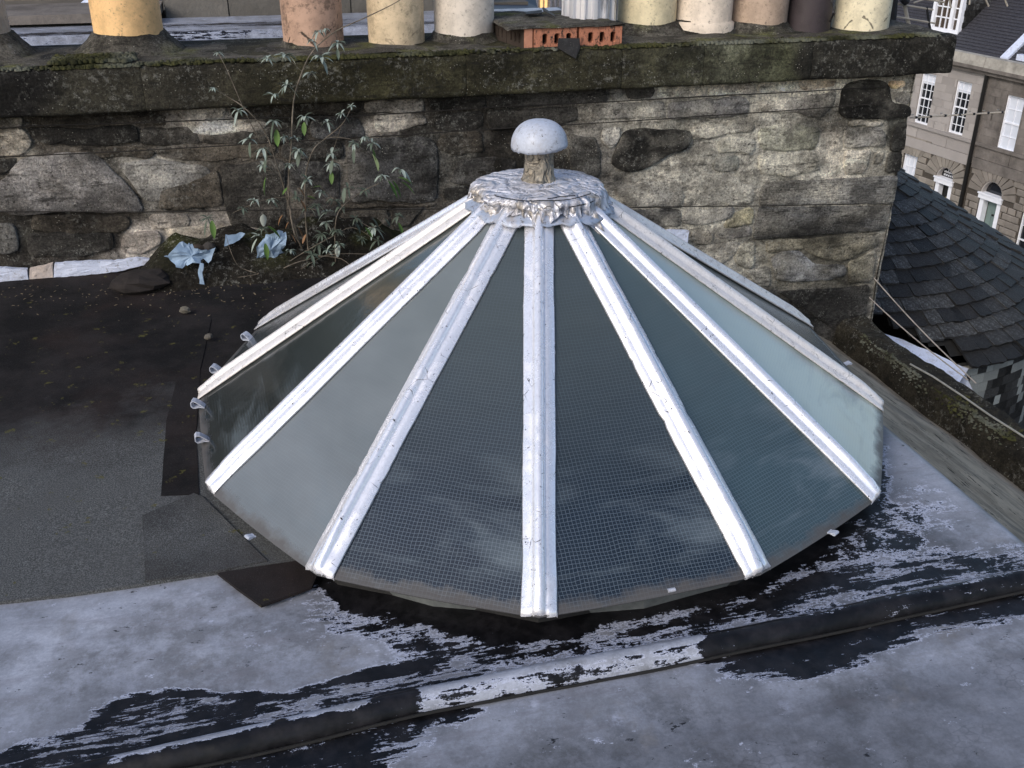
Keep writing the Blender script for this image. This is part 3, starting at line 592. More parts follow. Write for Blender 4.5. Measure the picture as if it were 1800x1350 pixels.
ST = [
 ([(60,206),(180,203),(290,200),(296,218),(180,221),(60,224)], CB), ([(-60,208),(40,206),(38,226),(-60,230)], CT),
 ([(308,194),(345,190),(396,188),(398,206),(318,211)], CTL), ([(320,213),(370,210),(470,214),(464,226),(380,240),(340,234)], CTL),
 ([(48,228),(100,224),(238,222),(240,250),(150,256),(78,252)], CK), ([(246,226),(300,221),(345,224),(352,250),(300,254),(248,254)], CD), ([(360,238),(455,228),(530,222),(532,248),(450,254),(358,252)], CD),
 ([(-50,232),(40,228),(60,246),(48,268),(-50,276)], CT), ([(-60,280),(34,276),(28,292),(-10,318),(-60,322)], CD),
 ([(36,281),(110,270),(165,268),(196,300),(232,335),(252,371),(120,373),(4,373),(-30,330),(8,318)], (.20, .188, .185)),
 ([(120,262),(250,257),(272,262),(262,276),(180,278),(128,272)], CB), ([(280,262),(380,256),(480,250),(484,270),(380,284),(284,276)], CB), ([(494,252),(600,247),(606,276),(540,282),(492,276)], CD),
 ([(205,290),(270,280),(352,290),(372,305),(338,332),(306,352),(262,356),(238,330)], (.18, .175, .165)), ([(388,292),(440,284),(500,282),(502,398),(440,402),(408,396),(394,350)], CD), ([(508,286),(592,284),(598,360),(590,396),(512,398)], (.05, .049, .05)),
 ([(280,334),(320,322),(384,300),(392,362),(282,366)], CB), ([(614,248),(690,244),(758,243),(770,278),(763,351),(727,357),(672,352),(619,354),(611,290)], (.115, .115, .118)),
 ([(408,186),(520,180),(632,176),(634,198),(520,202),(410,208)], CB), ([(640,178),(690,174),(744,173),(748,196),(644,200)], CTL), ([(655,202),(744,199),(752,216),(700,232),(662,234)], CTL),
 ([(545,210),(600,205),(630,207),(642,238),(590,244),(546,242)], (.085, .085, .09)), ([(752,170),(850,165),(852,190),(756,194)], CD), ([(760,200),(846,196),(850,222),(800,232),(764,228)], CD),
 ([(774,236),(842,230),(852,262),(802,274),(768,262)], CB), ([(802,284),(850,276),(905,280),(904,318),(850,326),(790,322)], (.12, .115, .11)), ([(776,330),(820,326),(826,344),(780,352)], CD),
 ([(-20,392),(26,392),(36,437),(10,443),(-20,442)], CG), ([(60,380),(150,376),(225,380),(222,404),(120,410),(56,404)], CB), ([(50,410),(200,408),(196,440),(120,452),(52,450)], CD),
 ([(262,378),(330,374),(334,396),(270,402)], (.30, .26, .22)), ([(292,402),(380,392),(470,400),(430,416),(300,424)], CT), ([(216,412),(280,404),(286,426),(250,446),(214,440)], (.33, .28, .24)),
 ([(598,372),(680,368),(684,400),(620,408),(596,398)], (.10, .088, .07)), ([(690,368),(746,364),(720,398),(694,404)], CD), ([(620,412),(700,402),(680,424),(622,426)], (.10, .09, .075)), ([(602,358),(690,360),(768,356),(760,362),(604,366)], CB),
 ([(856,158),(960,150),(1062,147),(1066,176),(960,182),(858,190)], CD), ([(1072,152),(1095,151),(1096,172),(1074,174)], CG), ([(1100,150),(1148,149),(1150,172),(1102,174)], CD),
 ([(1156,150),(1238,146),(1240,168),(1156,173)], (.42, .37, .29)), ([(1244,146),(1325,143),(1325,164),(1246,168)], (.52, .45, .37)), ([(1331,143),(1398,140),(1398,158),(1332,163)], (.50, .43, .33)), ([(1404,139),(1470,135),(1464,150),(1406,158)], (.28, .21, .13)),
 ([(858,196),(960,190),(1012,185),(1014,210),(985,220),(862,228)], CD), ([(1046,186),(1100,181),(1165,178),(1168,205),(1036,212)], CM), ([(1174,180),(1250,173),(1300,170),(1320,182),(1312,200),(1240,208),(1174,210)], (.13, .13, .14)),
 ([(1336,176),(1398,170),(1440,166),(1468,156),(1466,185),(1446,204),(1424,208),(1400,198),(1338,194)], (.12, .11, .10)),
 ([(1479,156),(1490,146),(1520,140),(1550,141),(1562,152),(1564,178),(1598,186),(1597,205),(1540,208),(1484,207),(1474,196)], CK, 'masonry', .45), ([(1560,141),(1592,139),(1592,150),(1566,157)], CO), ([(1568,160),(1600,158),(1598,182),(1570,178)], CM),
 ([(1096,232),(1125,226),(1170,228),(1212,230),(1214,246),(1204,262),(1172,272),(1146,288),(1126,300),(1096,299),(1074,288),(1082,262)], CK, 'masonry', .7), ([(1058,226),(1088,223),(1087,248),(1070,262),(1056,250)], (.36, .34, .30)),
 ([(996,240),(1048,240),(1056,270),(1052,312),(1004,300)], (.10, .098, .09)), ([(1078,332),(1140,318),(1186,312),(1200,340),(1196,362),(1100,361)], (.21, .20, .175)), ([(1206,316),(1240,306),(1286,310),(1322,330),(1320,358),(1204,361)], (.25, .235, .195)),
 ([(1098,368),(1148,368),(1196,367),(1194,396),(1150,400),(1110,384)], (.07, .068, .065)), ([(1202,367),(1290,364),(1282,384),(1240,396),(1198,394)], (.17, .16, .15)), ([(1290,372),(1326,366),(1323,394),(1270,400),(1276,386)], (.32, .28, .15)),
 ([(1214,406),(1252,402),(1253,420),(1248,430),(1216,428)], (.36, .32, .25)), ([(1258,403),(1322,399),(1318,418),(1258,420)], (.18, .165, .15)), ([(1220,434),(1296,424),(1298,440),(1268,468),(1232,450)], (.34, .31, .25)), ([(1304,424),(1326,424),(1324,470),(1300,470),(1290,452)], (.25, .23, .17)),
 ([(1345,321),(1384,318),(1450,316),(1574,309),(1566,357),(1450,358),(1337,360)], (.17, .17, .165), 'comb'), ([(1337,364),(1450,363),(1562,362),(1552,404),(1500,408),(1430,412),(1326,420)], (.11, .11, .11), 'comb'),
 ([(1484,224),(1554,226),(1556,252),(1548,258),(1483,257)], (.20, .19, .175)), ([(1486,264),(1530,263),(1521,302),(1484,304)], (.36, .32, .26)), ([(1492,212),(1548,212),(1550,221),(1490,221)], (.42, .38, .30)), ([(1536,266),(1554,264),(1552,284),(1534,292)], (.12, .11, .09)),
 ([(1260,245),(1300,240),(1326,246),(1322,268),(1264,270)], (.24, .23, .18)), ([(1256,276),(1298,272),(1294,300),(1254,300)], (.14, .15, .13)), ([(1332,230),(1400,214),(1440,226),(1430,262),(1340,264)], (.24, .24, .17)), ([(1334,270),(1430,270),(1440,300),(1380,312),(1334,306)], (.29, .27, .21)), ([(1216,226),(1256,220),(1322,212),(1320,232),(1250,240),(1218,246)], (.26, .24, .19)),
 ([(1357,452),(1377,438),(1402,441),(1432,464),(1462,464),(1485,468),(1482,486),(1440,491),(1400,496),(1366,492)], (.25, .26, .28)), ([(1368,513),(1440,508),(1527,502),(1520,545),(1512,580),(1466,580),(1428,552)], (.050, .048, .045), 'comb'),
 ([(1345,424),(1420,420),(1540,410),(1538,430),(1490,456),(1440,456),(1410,434),(1350,444)], (.26, .23, .15)), ([(1490,462),(1538,438),(1532,494),(1492,496)], (.24, .22, .15)), ([(1306,474),(1352,470),(1356,500),(1330,500)], (.20, .19, .16)),
 ([(1572,218),(1594,212),(1588,262),(1562,264)], (.03, .029, .027)), ([(1560,268),(1586,266),(1582,302),(1556,304)], (.028, .027, .026)),
]
for i, s in enumerate(ST):
    stone(s[0], s[1], (.020 if len(s) > 3 else .009+.009*((i*37) % 5)/5), s[2] if len(s) > 2 else 'masonry', seed=i*3, jit=.012 if len(s) < 3 else .004, rough=1.0 if len(s) < 3 else .5, blend=(s[3] if len(s) > 3 else None))
# wires strapped along the wall
mw = simple('wire_dark', (.016, .014, .012), .8)
for pts in ([(-60,232),(50,222),(400,210),(620,204),(850,190),(1200,172),(1606,150)], [(-60,282),(0,277),(400,256),(850,228),(1200,207),(1606,178)], [(-60,373),(250,372),(640,368),(1050,366),(1572,358)]):
    b = MB(); P = [ony(x, y, YW-.045) for x, y in pts]; Q = []
    for a, c in zip(P[:-1], P[1:]):
        for t in np.linspace(0, 1, 8, endpoint=False): q = a+(c-a)*t; q[1] += .006*math.sin(q[0]*5); Q.append(q)
    b.tube(Q, .0032, 5); b.build('wire', mw, stack)
# coping stones
YC = 2.09
def copcol(P):
    px = np.clip(topx(P), -3000, 5000); x = px[:, 0]+fbm(P, 3, 3, 2)*120
    k = [-400, 60, 110, 330, 640, 780, 1100, 1240, 1260, 1390, 1430, 1650, 2500]
    c = np.array([(.020, .019, .020), (.024, .023, .022), (.050, .047, .036), (.030, .028, .022), (.045, .042, .022), (.040, .038, .022), (.040, .038, .024), (.065, .066, .045), (.12, .125, .09), (.085, .09, .055), (.032, .031, .026), (.026, .025, .022), (.026, .025, .022)])
    C = np.stack([np.interp(x, k, c[:, i]) for i in range(3)], 1)*(1+fbm(P, 6, 5, 9)*1.6)[:, None]
    return dict(Col=np.clip(C, .010, .6))
jx = [ony(x, y, YC)[0] for x, y in ((250,150),(820,135),(1093,125),(1237,120),(1428,112))]
edges = [-6.0, -3.1]+jx+[3.24]
for a, c in zip(edges[:-1], edges[1:]):
    nlen = max(6, int((c-a)/.022)) if a > -3.5 else 8
    pr_ = np.array([(YW+.04, .795), (2.12, .792), (YC+.006, .800), (YC, .815), (YC, .90), (YC, .985), (YC+.008, 1.012), (YC+.03, 1.022), (2.5, 1.03), (2.96, 1.02), (2.96, .80)])
    sg = np.r_[0, np.cumsum(np.linalg.norm(np.diff(pr_, axis=0), axis=1))]; vs = np.unique(np.r_[np.linspace(0, .5, 34), np.linspace(.5, sg[-1], 18), sg])
    def f(u, v, a=a, c=c):
        y = np.interp(v, sg, pr_[:, 0]); z = np.interp(v, sg, pr_[:, 1]); P = np.stack([u, y, z], 1)
        er = np.minimum(np.abs(u-a), np.abs(u-c)); er = np.clip(1-er/.02, 0, 1)*.006
        return np.stack([u+0*er, y+fbm(P, 7, 5, 3)*.030+er*(y < 2.2), z+fbm(P, 7, 4, 5)*.022*(y < 2.6)], 1)
    g_ = grid(f, np.linspace(a+.0012, c-.0012, nlen), vs, 'coping_stone', M['masonry'], stack, copcol)
    # ends
b = MB(); b.aabb((-6, 2.13, .81), (3.225, 2.94, 1.00)); o = b.build('coping_core', M['masonry'], stack); o.data.attributes.new('Col', 'FLOAT_COLOR', 'POINT').data.foreach_set('color', [.03, .028, .024, 1]*8)
# white and cream flashings at the wall foot
def panel(poly, Y, name, m, parent, th=.012, seed=0, wr=.006, tilt=0):
    W = []; n_ = len(poly)
    for i in range(n_):
        a, b_ = np.array(poly[i], float), np.array(poly[(i+1) % n_], float); k = max(1, int(np.linalg.norm(b_-a)/5))
        for q in range(k): W.append(ony(*(a+(b_-a)*q/k), Y))
    W = np.array(W); c = W.mean(0); n_ = len(W); V = []; W0 = W.copy()
    W = W+np.stack([fbm(W, 38, 3, seed), 0*W[:, 0], fbm(W, 38, 3, seed+1)], 1)*wr*2.2
    for s, dy in ((1, th), (1, 0), (.82, 0), (.5, 0)):
        for p in (W if s > .9 else W0): q = c+(p-c)*s; V.append((q[0], Y+dy, q[2]))
    V.append((c[0], Y, c[2])); V = np.array(V); V[:, 1] += fbm(V, 16, 3, seed)*wr*3+(V[:, 2]-c[2])*tilt
    F = [(k*n_+j, (k+1)*n_+j, (k+1)*n_+(j+1) % n_, k*n_+(j+1) % n_) for k in range(3) for j in range(n_)]+[(3*n_+j, 4*n_, 3*n_+(j+1) % n_) for j in range(n_)]
    return mesh(name, V, F, m, parent, False)
panel([(-80,478),(-20,470),(46,474),(50,496),(0,499),(-80,506)], 2.165, 'flashing', M['wlead'], stack, .03, 1)
panel([(52,474),(92,464),(93,490),(52,494)], 2.168, 'flashing', M['clead'], stack, .03, 2)
panel([(95,464),(130,461),(200,459),(240,454),(266,457),(255,466),(205,478),(150,484),(95,488)], 2.165, 'flashing', M['wlead'], stack, .03, 3)
panel([(560,432),(690,418),(700,446),(560,456)], 2.15, 'flashing', simple('dull_blue_flashing', (.055, .065, .10), .6), stack, .02, 4)
panel([(1160,408),(1180,404),(1212,406),(1209,432),(1196,436),(1160,412)], 2.13, 'flashing', M['wlead'], stack, .02, 5)
# mortar bed on top, haunches, moss
M['haunch'] = None
def hcol(P):
    h = fbm(P, 5, 5, 5)[:, None]; base = np.array([.085, .080, .070])*(1+h*1.4); g = np.clip(fbm(P, 6, 3, 15)*6-.4, 0, 1)[:, None]
    return dict(Col=np.clip(base*(1-g*.8)+np.array([.10, .105, .03])*g*.8, .01, .5))
def potcolor(col, crack=.0, soot=.2):
    n = N('clay_pot', .62, .35); c = n.mix(n.ramp(n.noise(6, 8, .75), .44, .58), col, tuple(q*.76 for q in col)); c = n.mix(n.ramp(n.noise(8, 8, .8, loc=(4, 1, 2)), .51, .60, 0, soot), c, tuple(q*.28 for q in col))
    if crack: 
        d = n.vor(3.4, 'DISTANCE_TO_EDGE', n.mapv(n.obj(), (1, 1, .8), (.3, .2, .6))); dn = n.math('ADD', d, n.math('MULTIPLY', n.math('SUBTRACT', n.noise(14, 4, .6), .5), .09)); c = n.mix(n.ramp(n.math('ABSOLUTE', dn), .003, .009, crack, 0), c, (.03, .02, .015))
    sp = n.ramp(n.noise(48, 5, .8), .60, .64, 0, .55); c = n.mix(sp, c, (.08, .07, .06))
    return n.out(c, None, n.bump(n.noise(40, 4, .6), .25, .004))
ZT_ = 1.02
def pot(xl, xr, yb, Yc, mat, label, haunch=None, taper=.06, top=.95, cat='chimney pot', flare=None, hname='haunching', rings=True):
    cx = (ony(xl, yb, Yc)[0]+ony(xr, yb, Yc)[0])/2; r = (ony(xr, yb, Yc)[0]-ony(xl, yb, Yc)[0])/2*.985
    z0 = ony((xl+xr)/2, yb, Yc-r)[2]; z0 = max(z0, ZT_+.004)
    e = empty('chimney_pot', (cx, Yc, z0-.02), label, cat, 'chimney pots standing along the coping')
    pf = [(r*1.0, z0-.10), (r, z0), (r*(1-taper*.4), z0+top*.35), (r*(1-taper), z0+top*.85), (r*(1-taper)*1.12, z0+top*.88), (r*(1-taper)*1.14, z0+top), (r*(1-taper)*.86, z0+top), (r*(1-taper)*.82, z0+.3)]
    if flare: pf = [(r*1.10, z0-.10), (r*1.10, z0-.01), (r*1.02, z0), (r, z0+.004)]+pf[2:]
    V, F = lathe(pf, (cx, Yc, 0), 40); mesh('pot', V, F, mat, e, True)
    if haunch:
        hw, hy = haunch  # foot half width factor, foot z
        V = []; n_ = 48; prof_ = [(1.0, z0+.008), (1.06, z0+.004), (1+.30*(hw-1), z0-(z0-ZT_)*.30), (1+.62*(hw-1), z0-(z0-ZT_)*.66), (hw, ZT_), (hw*1.05, ZT_-.05)]
        for k, (s, z) in enumerate(prof_):
            for j in range(n_):
                a = 2*math.pi*j/n_; V.append((cx+r*s*math.cos(a), Yc+r*s*math.sin(a)*.92, z))
        V = np.array(V); q = fbm(V, 8, 4, 7)*.06; V[n_:, 2] += q[n_:]*.6; V[n_:, 0] += q[n_:]*.5
        V[:, 1] = np.maximum(V[:, 1], YC+.02)
        F = [(i*n_+j, i*n_+(j+1) % n_, (i+1)*n_+(j+1) % n_, (i+1)*n_+j) for i in range(len(prof_)-1) for j in range(n_)]
        mesh(hname, V, F, M['masonry'], e, True, hcol(V))
    return e, cx, r, z0
pot(-115, 22, 68, 2.62, potcolor((.45, .40, .34)), 'beige chimney pot cut off by the left edge', (1.7, 0))
pot(165, 290, 64, 2.60, potcolor((.86, .56, .27), 0, .10), 'yellow ochre chimney pot on a mossy cement mound', (1.75, 0), .02)
pot(498, 606, 80, 2.58, potcolor((.47, .31, .23), .95, .8), 'cracked terracotta chimney pot, third from the left', (1.25, 0), .0)
pot(648, 747, 84, 2.56, potcolor((.62, .50, .34), .4, .45), 'blotchy buff chimney pot next to the cracked terracotta one', (1.12, 0), .0)
pot(764, 868, 64, 2.60, potcolor((.66, .60, .53), 0, .12), 'smooth pale cream chimney pot just left of the orange bricks', (1.35, 0), .0)
pot(1086, 1184, 45, 2.62, potcolor((.74, .65, .44), 0, .08), 'pale yellow chimney pot just right of the orange bricks', (1.5, 0), .0)
pot(1187, 1281, 42, 2.58, potcolor((.68, .59, .49), 0, .12), 'cream chimney pot standing on a flared stone collar', (1.25, 0), .0, flare=True)
pot(1285, 1377, 44, 2.58, potcolor((.46, .35, .27), 0, .35), 'dull pinkish brown chimney pot beside the dark one', (1.45, 0), .0)
pot(1383, 1452, 64, 2.52, potcolor((.050, .040, .045), 0, .2), 'narrow sooty black chimney pot', (1.2, 0), .0)
pot(1465, 1552, 62, 2.50, potcolor((.78, .71, .52), .8, .12), 'cracked ivory chimney pot nearest the right end of the wall', (1.25, 0), -.03)
# mortar bed
def bedf(u, v):
    P = np.stack([u, v, 0*u], 1); return np.stack([u, v, 1.030+fbm(P, 3, 5, 4)*.05-np.clip((v-2.75)*.2, 0, .06)], 1)
grid(bedf, np.arange(-4.2, 3.2, .03), np.arange(2.13, 2.97, .025), 'mortar_bed', M['masonry'], stack, hcol)
# moss
nM = N('moss', .95, .1); cM = nM.mix(nM.ramp(nM.noise(6, 5, .6), .35, .65), (.020, .021, .011), (.070, .070, .028)); cM = nM.mix(nM.ramp(nM.noise(3, 4, .6, loc=(3, 3, 9)), .45, .62), cM, (.13, .135, .11)); M['moss'] = nM.out(cM, None, nM.bump(nM.noise(300, 3, .8), 1, .004))
def dome_clump(V, F, c, r, h, nrm=None):
    n0 = len(V); n_ = 7; rot = random.random()*6
    for k, (s, z) in enumerate(((1, -.2), (.85, .45), (.45, .85))):
        for j in range(n_):
            a = rot+2*math.pi*j/n_; V.append((c[0]+r*s*math.cos(a)*(1+random.uniform(-.15, .15)), c[1]+r*s*math.sin(a)*(1+random.uniform(-.15, .15)), c[2]+h*z))
    V.append((c[0], c[1], c[2]+h))
    for k in range(2): F += [(n0+k*n_+j, n0+k*n_+(j+1) % n_, n0+(k+1)*n_+(j+1) % n_, n0+(k+1)*n_+j) for j in range(n_)]
    F += [(n0+2*n_+j, n0+2*n_+(j+1) % n_, n0+3*n_) for j in range(n_)]
V, F = [], []
dens = [(-300, 90, .5), (90, 240, 2.2), (240, 480, .8), (480, 620, 1.4), (620, 820, 1.9), (820, 1090, .5), (1090, 1300, 1.2), (1300, 1560, 2.4), (1560, 1650, 1.8)]
for x0, x1, dn in dens:
    for _ in range(int((x1-x0)*dn*1.5)):
        x = random.uniform(x0, x1); X = ony(x, 100, YC)[0]; y = YC+.012+abs(random.gauss(0, .035)); r = random.uniform(.005, .014)
        dome_clump(V, F, (X, y, 1.028-.018*max(0, (2.115-y)/.03)), r, r*random.uniform(.6, 1.0))
for _ in range(240):
    a = random.gauss(0, 1); X = ony(random.uniform(95, 240), 100, 2.3)[0]; dome_clump(V, F, (X, random.uniform(2.12, 2.35), 1.045), random.uniform(.01, .022), .016)
tag(mesh('moss', V, F, M['moss'], None, True), 'yellow green moss fringe along the top of the dark coping', 'moss', None, 'stuff')
V, F = [], []
for _ in range(3000):
    y = random.uniform(-2.1, 2.15); x = random.choice([random.gauss(2.81, .022), random.gauss(2.86, .04)]); nn_ = float(fbm(np.array([[x*2, y*1.5, 3]]), 1, 3, 3)[0])
    if nn_ < -.02: continue
    z = -.848 if 2.8 < x < 2.98 else (-.86-(2.8-x)*.9 if x < 2.8 else -.87); r = random.uniform(.004, .012); dome_clump(V, F, (x, y, z+float(fbm(np.array([[x, y, z]]), 5, 4, 6)[0])*.05), r, r*.8)
tag(mesh('kerb_moss', V, F, M['moss'], None, True), 'dark green moss growing along the top of the right parapet kerb', 'moss', None, 'stuff')
# =================================================================== BRICK BASE AND RIBBED FLUE
def brickmat(col, soot):
    n = N('brick', .9, .25); c = n.mix(n.ramp(n.noise(20, 5, .7), .35, .7), col, tuple(q*.75 for q in col)); sm = n.noise(60, 5, .8, sc=(1, 1, .45)); edge = n.noise(7, 4, .6, loc=(1, 2, 3))
    c = n.mix(n.math('MULTIPLY', n.ramp(sm, .53, .57), n.ramp(edge, .38, .6, soot*.4, soot)), c, (.035, .028, .026)); return n.out(c, None, n.bump(n.noise(90, 4, .7), .5, .004))
mb = brickmat((.47, .20, .125), 1.0); mb2 = brickmat((.50, .24, .16), .15); mbd = brickmat((.05, .038, .032), .6)
f0 = onz(922, 88, 1.035); f1 = onz(1093, 82, 1.035); f0 = ony(922, 88, 2.16); f1 = ony(1093, 82, 2.16); zb = min(f0[2], f1[2]); zb = max(zb, 1.005); zt = ony(1000, 47, 2.16)[2]-.006
bb = empty('perforated_brick_base', ((f0[0]+f1[0])/2, 2.35, zb), 'row of orange perforated bricks laid on the coping under the ribbed flue', 'bricks')
def brick_face(x0, x1, holes, mt, th=.06, Y=2.16):
    """brick with real slots cut through the face"""
    V = []; F = []; xs = [x0]; 
    for h in holes: xs += [h-.0155, h+.0155]
    xs += [x1]; zs = [zb, zb+(zt-zb)*.24, zb+(zt-zb)*.76, zt]
    bmm = MB()
    for i in range(len(xs)-1):
        for k in range(3):
            if i % 2 == 1 and k == 1: continue
            bmm.aabb((xs[i]+.0, Y, zs[k]), (xs[i+1]-.0, Y+th, zs[k+1]))
    # rounded slot corners
    for h in holes:
        for sx in (-1, 1):
            for sz, zz in ((-1, zs[2]), (1, zs[1])):
                n0 = len(bmm.V); q = .009; A_ = (h+sx*.0155, zz); bmm.add([(A_[0], Y+.001, A_[1]), (A_[0]-sx*q, Y+.001, A_[1]), (A_[0], Y+.001, A_[1]+sz*q), (A_[0], Y+.05, A_[1]), (A_[0]-sx*q, Y+.05, A_[1]), (A_[0], Y+.05, A_[1]+sz*q)], [(0, 1, 2), (1, 4, 5, 2), (3, 5, 4)])
    o = bmm.build('brick', mt, bb); return o
fx = lambda px_: ony(px_, 66, 2.16)[0]
brick_face(fx(922), fx(936), [], mb2); brick_face(fx(938.5), fx(1014), [fx(958), fx(979), fx(1000)], mb); brick_face(fx(1018.5), fx(1093), [fx(1038.5), fx(1058.5), fx(1077.5)], mb)
b = MB(); b.aabb((fx(923), 2.22, zb), (fx(1092), 2.66, zt-.002)); b.build('brick_fill', simple('brick_hollow', (.012, .010, .010), .9), bb)
# left return bricks (dark)
Lx = fx(922)
for k in range(2):
    y0, y1 = 2.17+k*.215, 2.17+k*.215+.205; bmm = MB(); zs = [zb, zb+(zt-zb)*.3, zb+(zt-zb)*.72, zt-.004]; hs = [y0+.05, y0+.10, y0+.15]; ys = [y0]
    for h in hs: ys += [h-.010, h+.010]
    ys += [y1]; X0 = Lx-.004-.06*0
    for i in range(len(ys)-1):
        for q in range(3):
            if i % 2 == 1 and q == 1: continue
            sl_ = -.22; bmm.add([(Lx+(yy-2.16)*sl_+dx, yy, zz) for dx in (0, .05) for yy in (ys[i], ys[i+1]) for zz in (zs[q], zs[q+1])], [(0, 1, 3, 2), (4, 6, 7, 5), (0, 4, 5, 1), (2, 3, 7, 6), (0, 2, 6, 4), (1, 5, 7, 3)])
    bmm.build('brick', mbd, bb)
def slabf(u, v):
    P = np.stack([u, v, 0*u], 1); e = np.minimum(np.minimum(u-(Lx-.10), fx(1096)-u), v-2.14); return np.stack([u, v, zt+.016+fbm(P, 6, 4, 4)*.03-np.clip(.015-e, 0, .02)], 1)
grid(slabf, np.linspace(Lx-.10, fx(1096)+.004, 60), np.linspace(2.145, 2.80, 50), 'mortar_cap', M['masonry'], bb, hcol)
# slate scraps
M['slate'] = None
def slate_mat():
    n = N('slate', .6, .12); r = n.rnd(); base = n.mix(r, (.010, .0097, .0095), (.038, .037, .037)); c = n.mix(n.ramp(n.noise(6, 6, .65), .35, .7), base, n.mix(1.0, base, (1.5, 1.5, 1.5), 'MULTIPLY'))
    li = n.math('MULTIPLY', n.ramp(n.noise(9, 7, .8, loc=(2, 2, 2)), .52, .60), n.ramp(r, .5, .75, .08, .7)); c = n.mix(li, c, (.17, .185, .185)); sp = n.ramp(n.noise(50, 4, .8), .63, .65, 0, .7); c = n.mix(sp, c, (.20, .20, .18))
    return n.out(c, n.ramp(r, 0, 1, .42, .65), n.bump(n.noise(10, 8, .75), .6, .012))
M['slate'] = slate_mat()
def shard(pts3, th, label, cat='slate'):
    P = np.array(pts3); n_ = np.cross(P[1]-P[0], P[2]-P[0]); n_ /= np.linalg.norm(n_); V = np.vstack([P, P+n_*th]); k = len(P)
    return tag(mesh('slate_scrap', V, [tuple(range(k))[::-1], tuple(range(k, 2*k))]+[(j, (j+1) % k, k+(j+1) % k, k+j) for j in range(k)], M['slate']), label, cat)
shard([ony(x, y, yy) for x, y, yy in ((982,67,2.13),(1019,67,2.13),(1020,84,2.10),(1012,103,2.055),(980,84,2.10))], .008, 'grey slate scrap leaning against the orange bricks')
q0 = ony(925, 27, 2.5); shard([q0, q0+np.array([.10, .02, .0]), q0+np.array([.12, .09, .01]), q0+np.array([.01, .10, .0])], .008, 'flat slate scrap lying on the mortar beside the ribbed flue')
q0 = ony(955, 20, 2.45); shard([q0, q0+np.array([.06, -.03, -.035]), q0+np.array([.075, .04, -.03]), q0+np.array([.01, .06, .01])], .008, 'tilted slate scrap at the foot of the ribbed flue')
# ribbed metal flue
Yf = 2.55; cx = (ony(988, 40, Yf)[0]+ony(1083, 40, Yf)[0])/2; r = (ony(1083, 40, Yf)[0]-ony(988, 40, Yf)[0])/2*.97; V = []; n_ = 160; zz = np.array([zt-.01, zt+.02, zt+.3, zt+.7, zt+.95])
for z in zz:
    for j in range(n_):
        a = 2*math.pi*j/n_; s = math.sin(a*14); rr = r*(.965+.055*np.tanh(s*4)); V.append((cx+rr*math.cos(a), Yf+rr*math.sin(a), z))
F = [(i*n_+j, i*n_+(j+1) % n_, (i+1)*n_+(j+1) % n_, (i+1)*n_+j) for i in range(4) for j in range(n_)]
n = N('ribbed_aluminium', .38, .5, .55); c = n.mix(n.ramp(n.noise(9, 6, .7, sc=(1, 1, .25)), .50, .68), (.66, .67, .72), (.10, .10, .11)); mt = n.out(c, None, n.bump(n.noise(60, 3), .1, .002))
fl_ = empty('ribbed_flue', (cx, Yf, zt), 'white ribbed metal flue standing on the orange bricks', 'flue'); mesh('flue_pipe', V, F, mt, fl_, False); V, F = lathe([(r*1.06, zt+.93), (r*1.08, zt+.99), (r*.8, zt+1.0)], (cx, Yf, 0), 40); mesh('flue_rim', V, F, mt, fl_, True)
# =================================================================== SHRUB
sh = empty('buddleia_shrub', ony(540, 480, 2.03), 'straggly grey green self-seeded shrub growing at the foot of the stone wall', 'shrub')
n = N('bark', .85, .25); mbk = n.out(n.mix(n.ramp(n.noise(25, 4), .4, .7), (.10, .085, .065), (.22, .19, .155)))
STM = [([(541,480),(530,435),(515,400),(507,330),(512,260),(516,180),(530,130),(550,90),(590,55),(640,32),(700,2),(720,-20)], 1.97, .0062), ([(528,430),(505,350),(490,300),(465,230),(430,190),(400,170),(374,155)], 1.96, .0050), ([(455,245),(430,195),(400,125),(383,92)], 1.99, .0032),
 ([(547,480),(542,440),(537,380),(537,310),(550,265),(570,245),(600,220),(615,195),(618,186),(612,184)], 1.93, .0045), ([(572,243),(590,241),(620,245),(655,250)], 1.93, .0025), ([(590,460),(589,400),(600,365),(640,335),(668,322)], 1.90, .0036), ([(522,345),(470,350),(430,365),(408,375)], 1.94, .0024),
 ([(588,352),(565,330),(540,312)], 1.92, .0024), ([(400,490),(470,482),(520,462),(560,452),(600,446),(680,448)], 1.88, .0036), ([(340,495),(400,490),(452,482),(500,470)], 1.86, .003), ([(505,462),(540,440),(580,418),(620,400),(664,425)], 1.90, .0026), ([(450,480),(420,468),(405,440),(398,415)], 1.85, .0028), ([(560,450),(600,455),(630,480)], 1.86, .003), ([(455,480),(430,500),(465,498),(480,492)], 1.84, .003), ([(540,470),(500,490),(560,455),(610,430)], 1.88, .0025), ([(438,245),(480,233)], 1.96, .0018), ([(462,261),(490,262)], 1.95, .0018), ([(462,300),(495,300)], 1.95, .0018), ([(540,366),(575,373)], 1.90, .0018), ([(625,384),(657,400),(690,378)], 1.9, .0018), ([(600,222),(583,275),(583,300)], 1.92, .0018), ([(505,155),(481,167)], 1.96, .0018), ([(530,130),(547,128)], 1.95, .0016), ([(530,125),(501,97)], 1.96, .0016), ([(550,92),(565,101)], 1.95, .0016), ([(590,56),(593,76)], 1.96, .0016)]
def smooth_px(pts):
    p = np.array(pts, float)
    if len(p) < 3: return p
    o = []
    for i in range(len(p)-1):
        a = p[max(i-1, 0)]; b_ = p[i]; c_ = p[i+1]; d = p[min(i+2, len(p)-1)]
        for t in (0, .25, .5, .75): o.append(.5*((2*b_)+(-a+c_)*t+(2*a-5*b_+4*c_-d)*t*t+(-a+3*b_-3*c_+d)*t**3))
    o.append(p[-1]); return np.array(o)
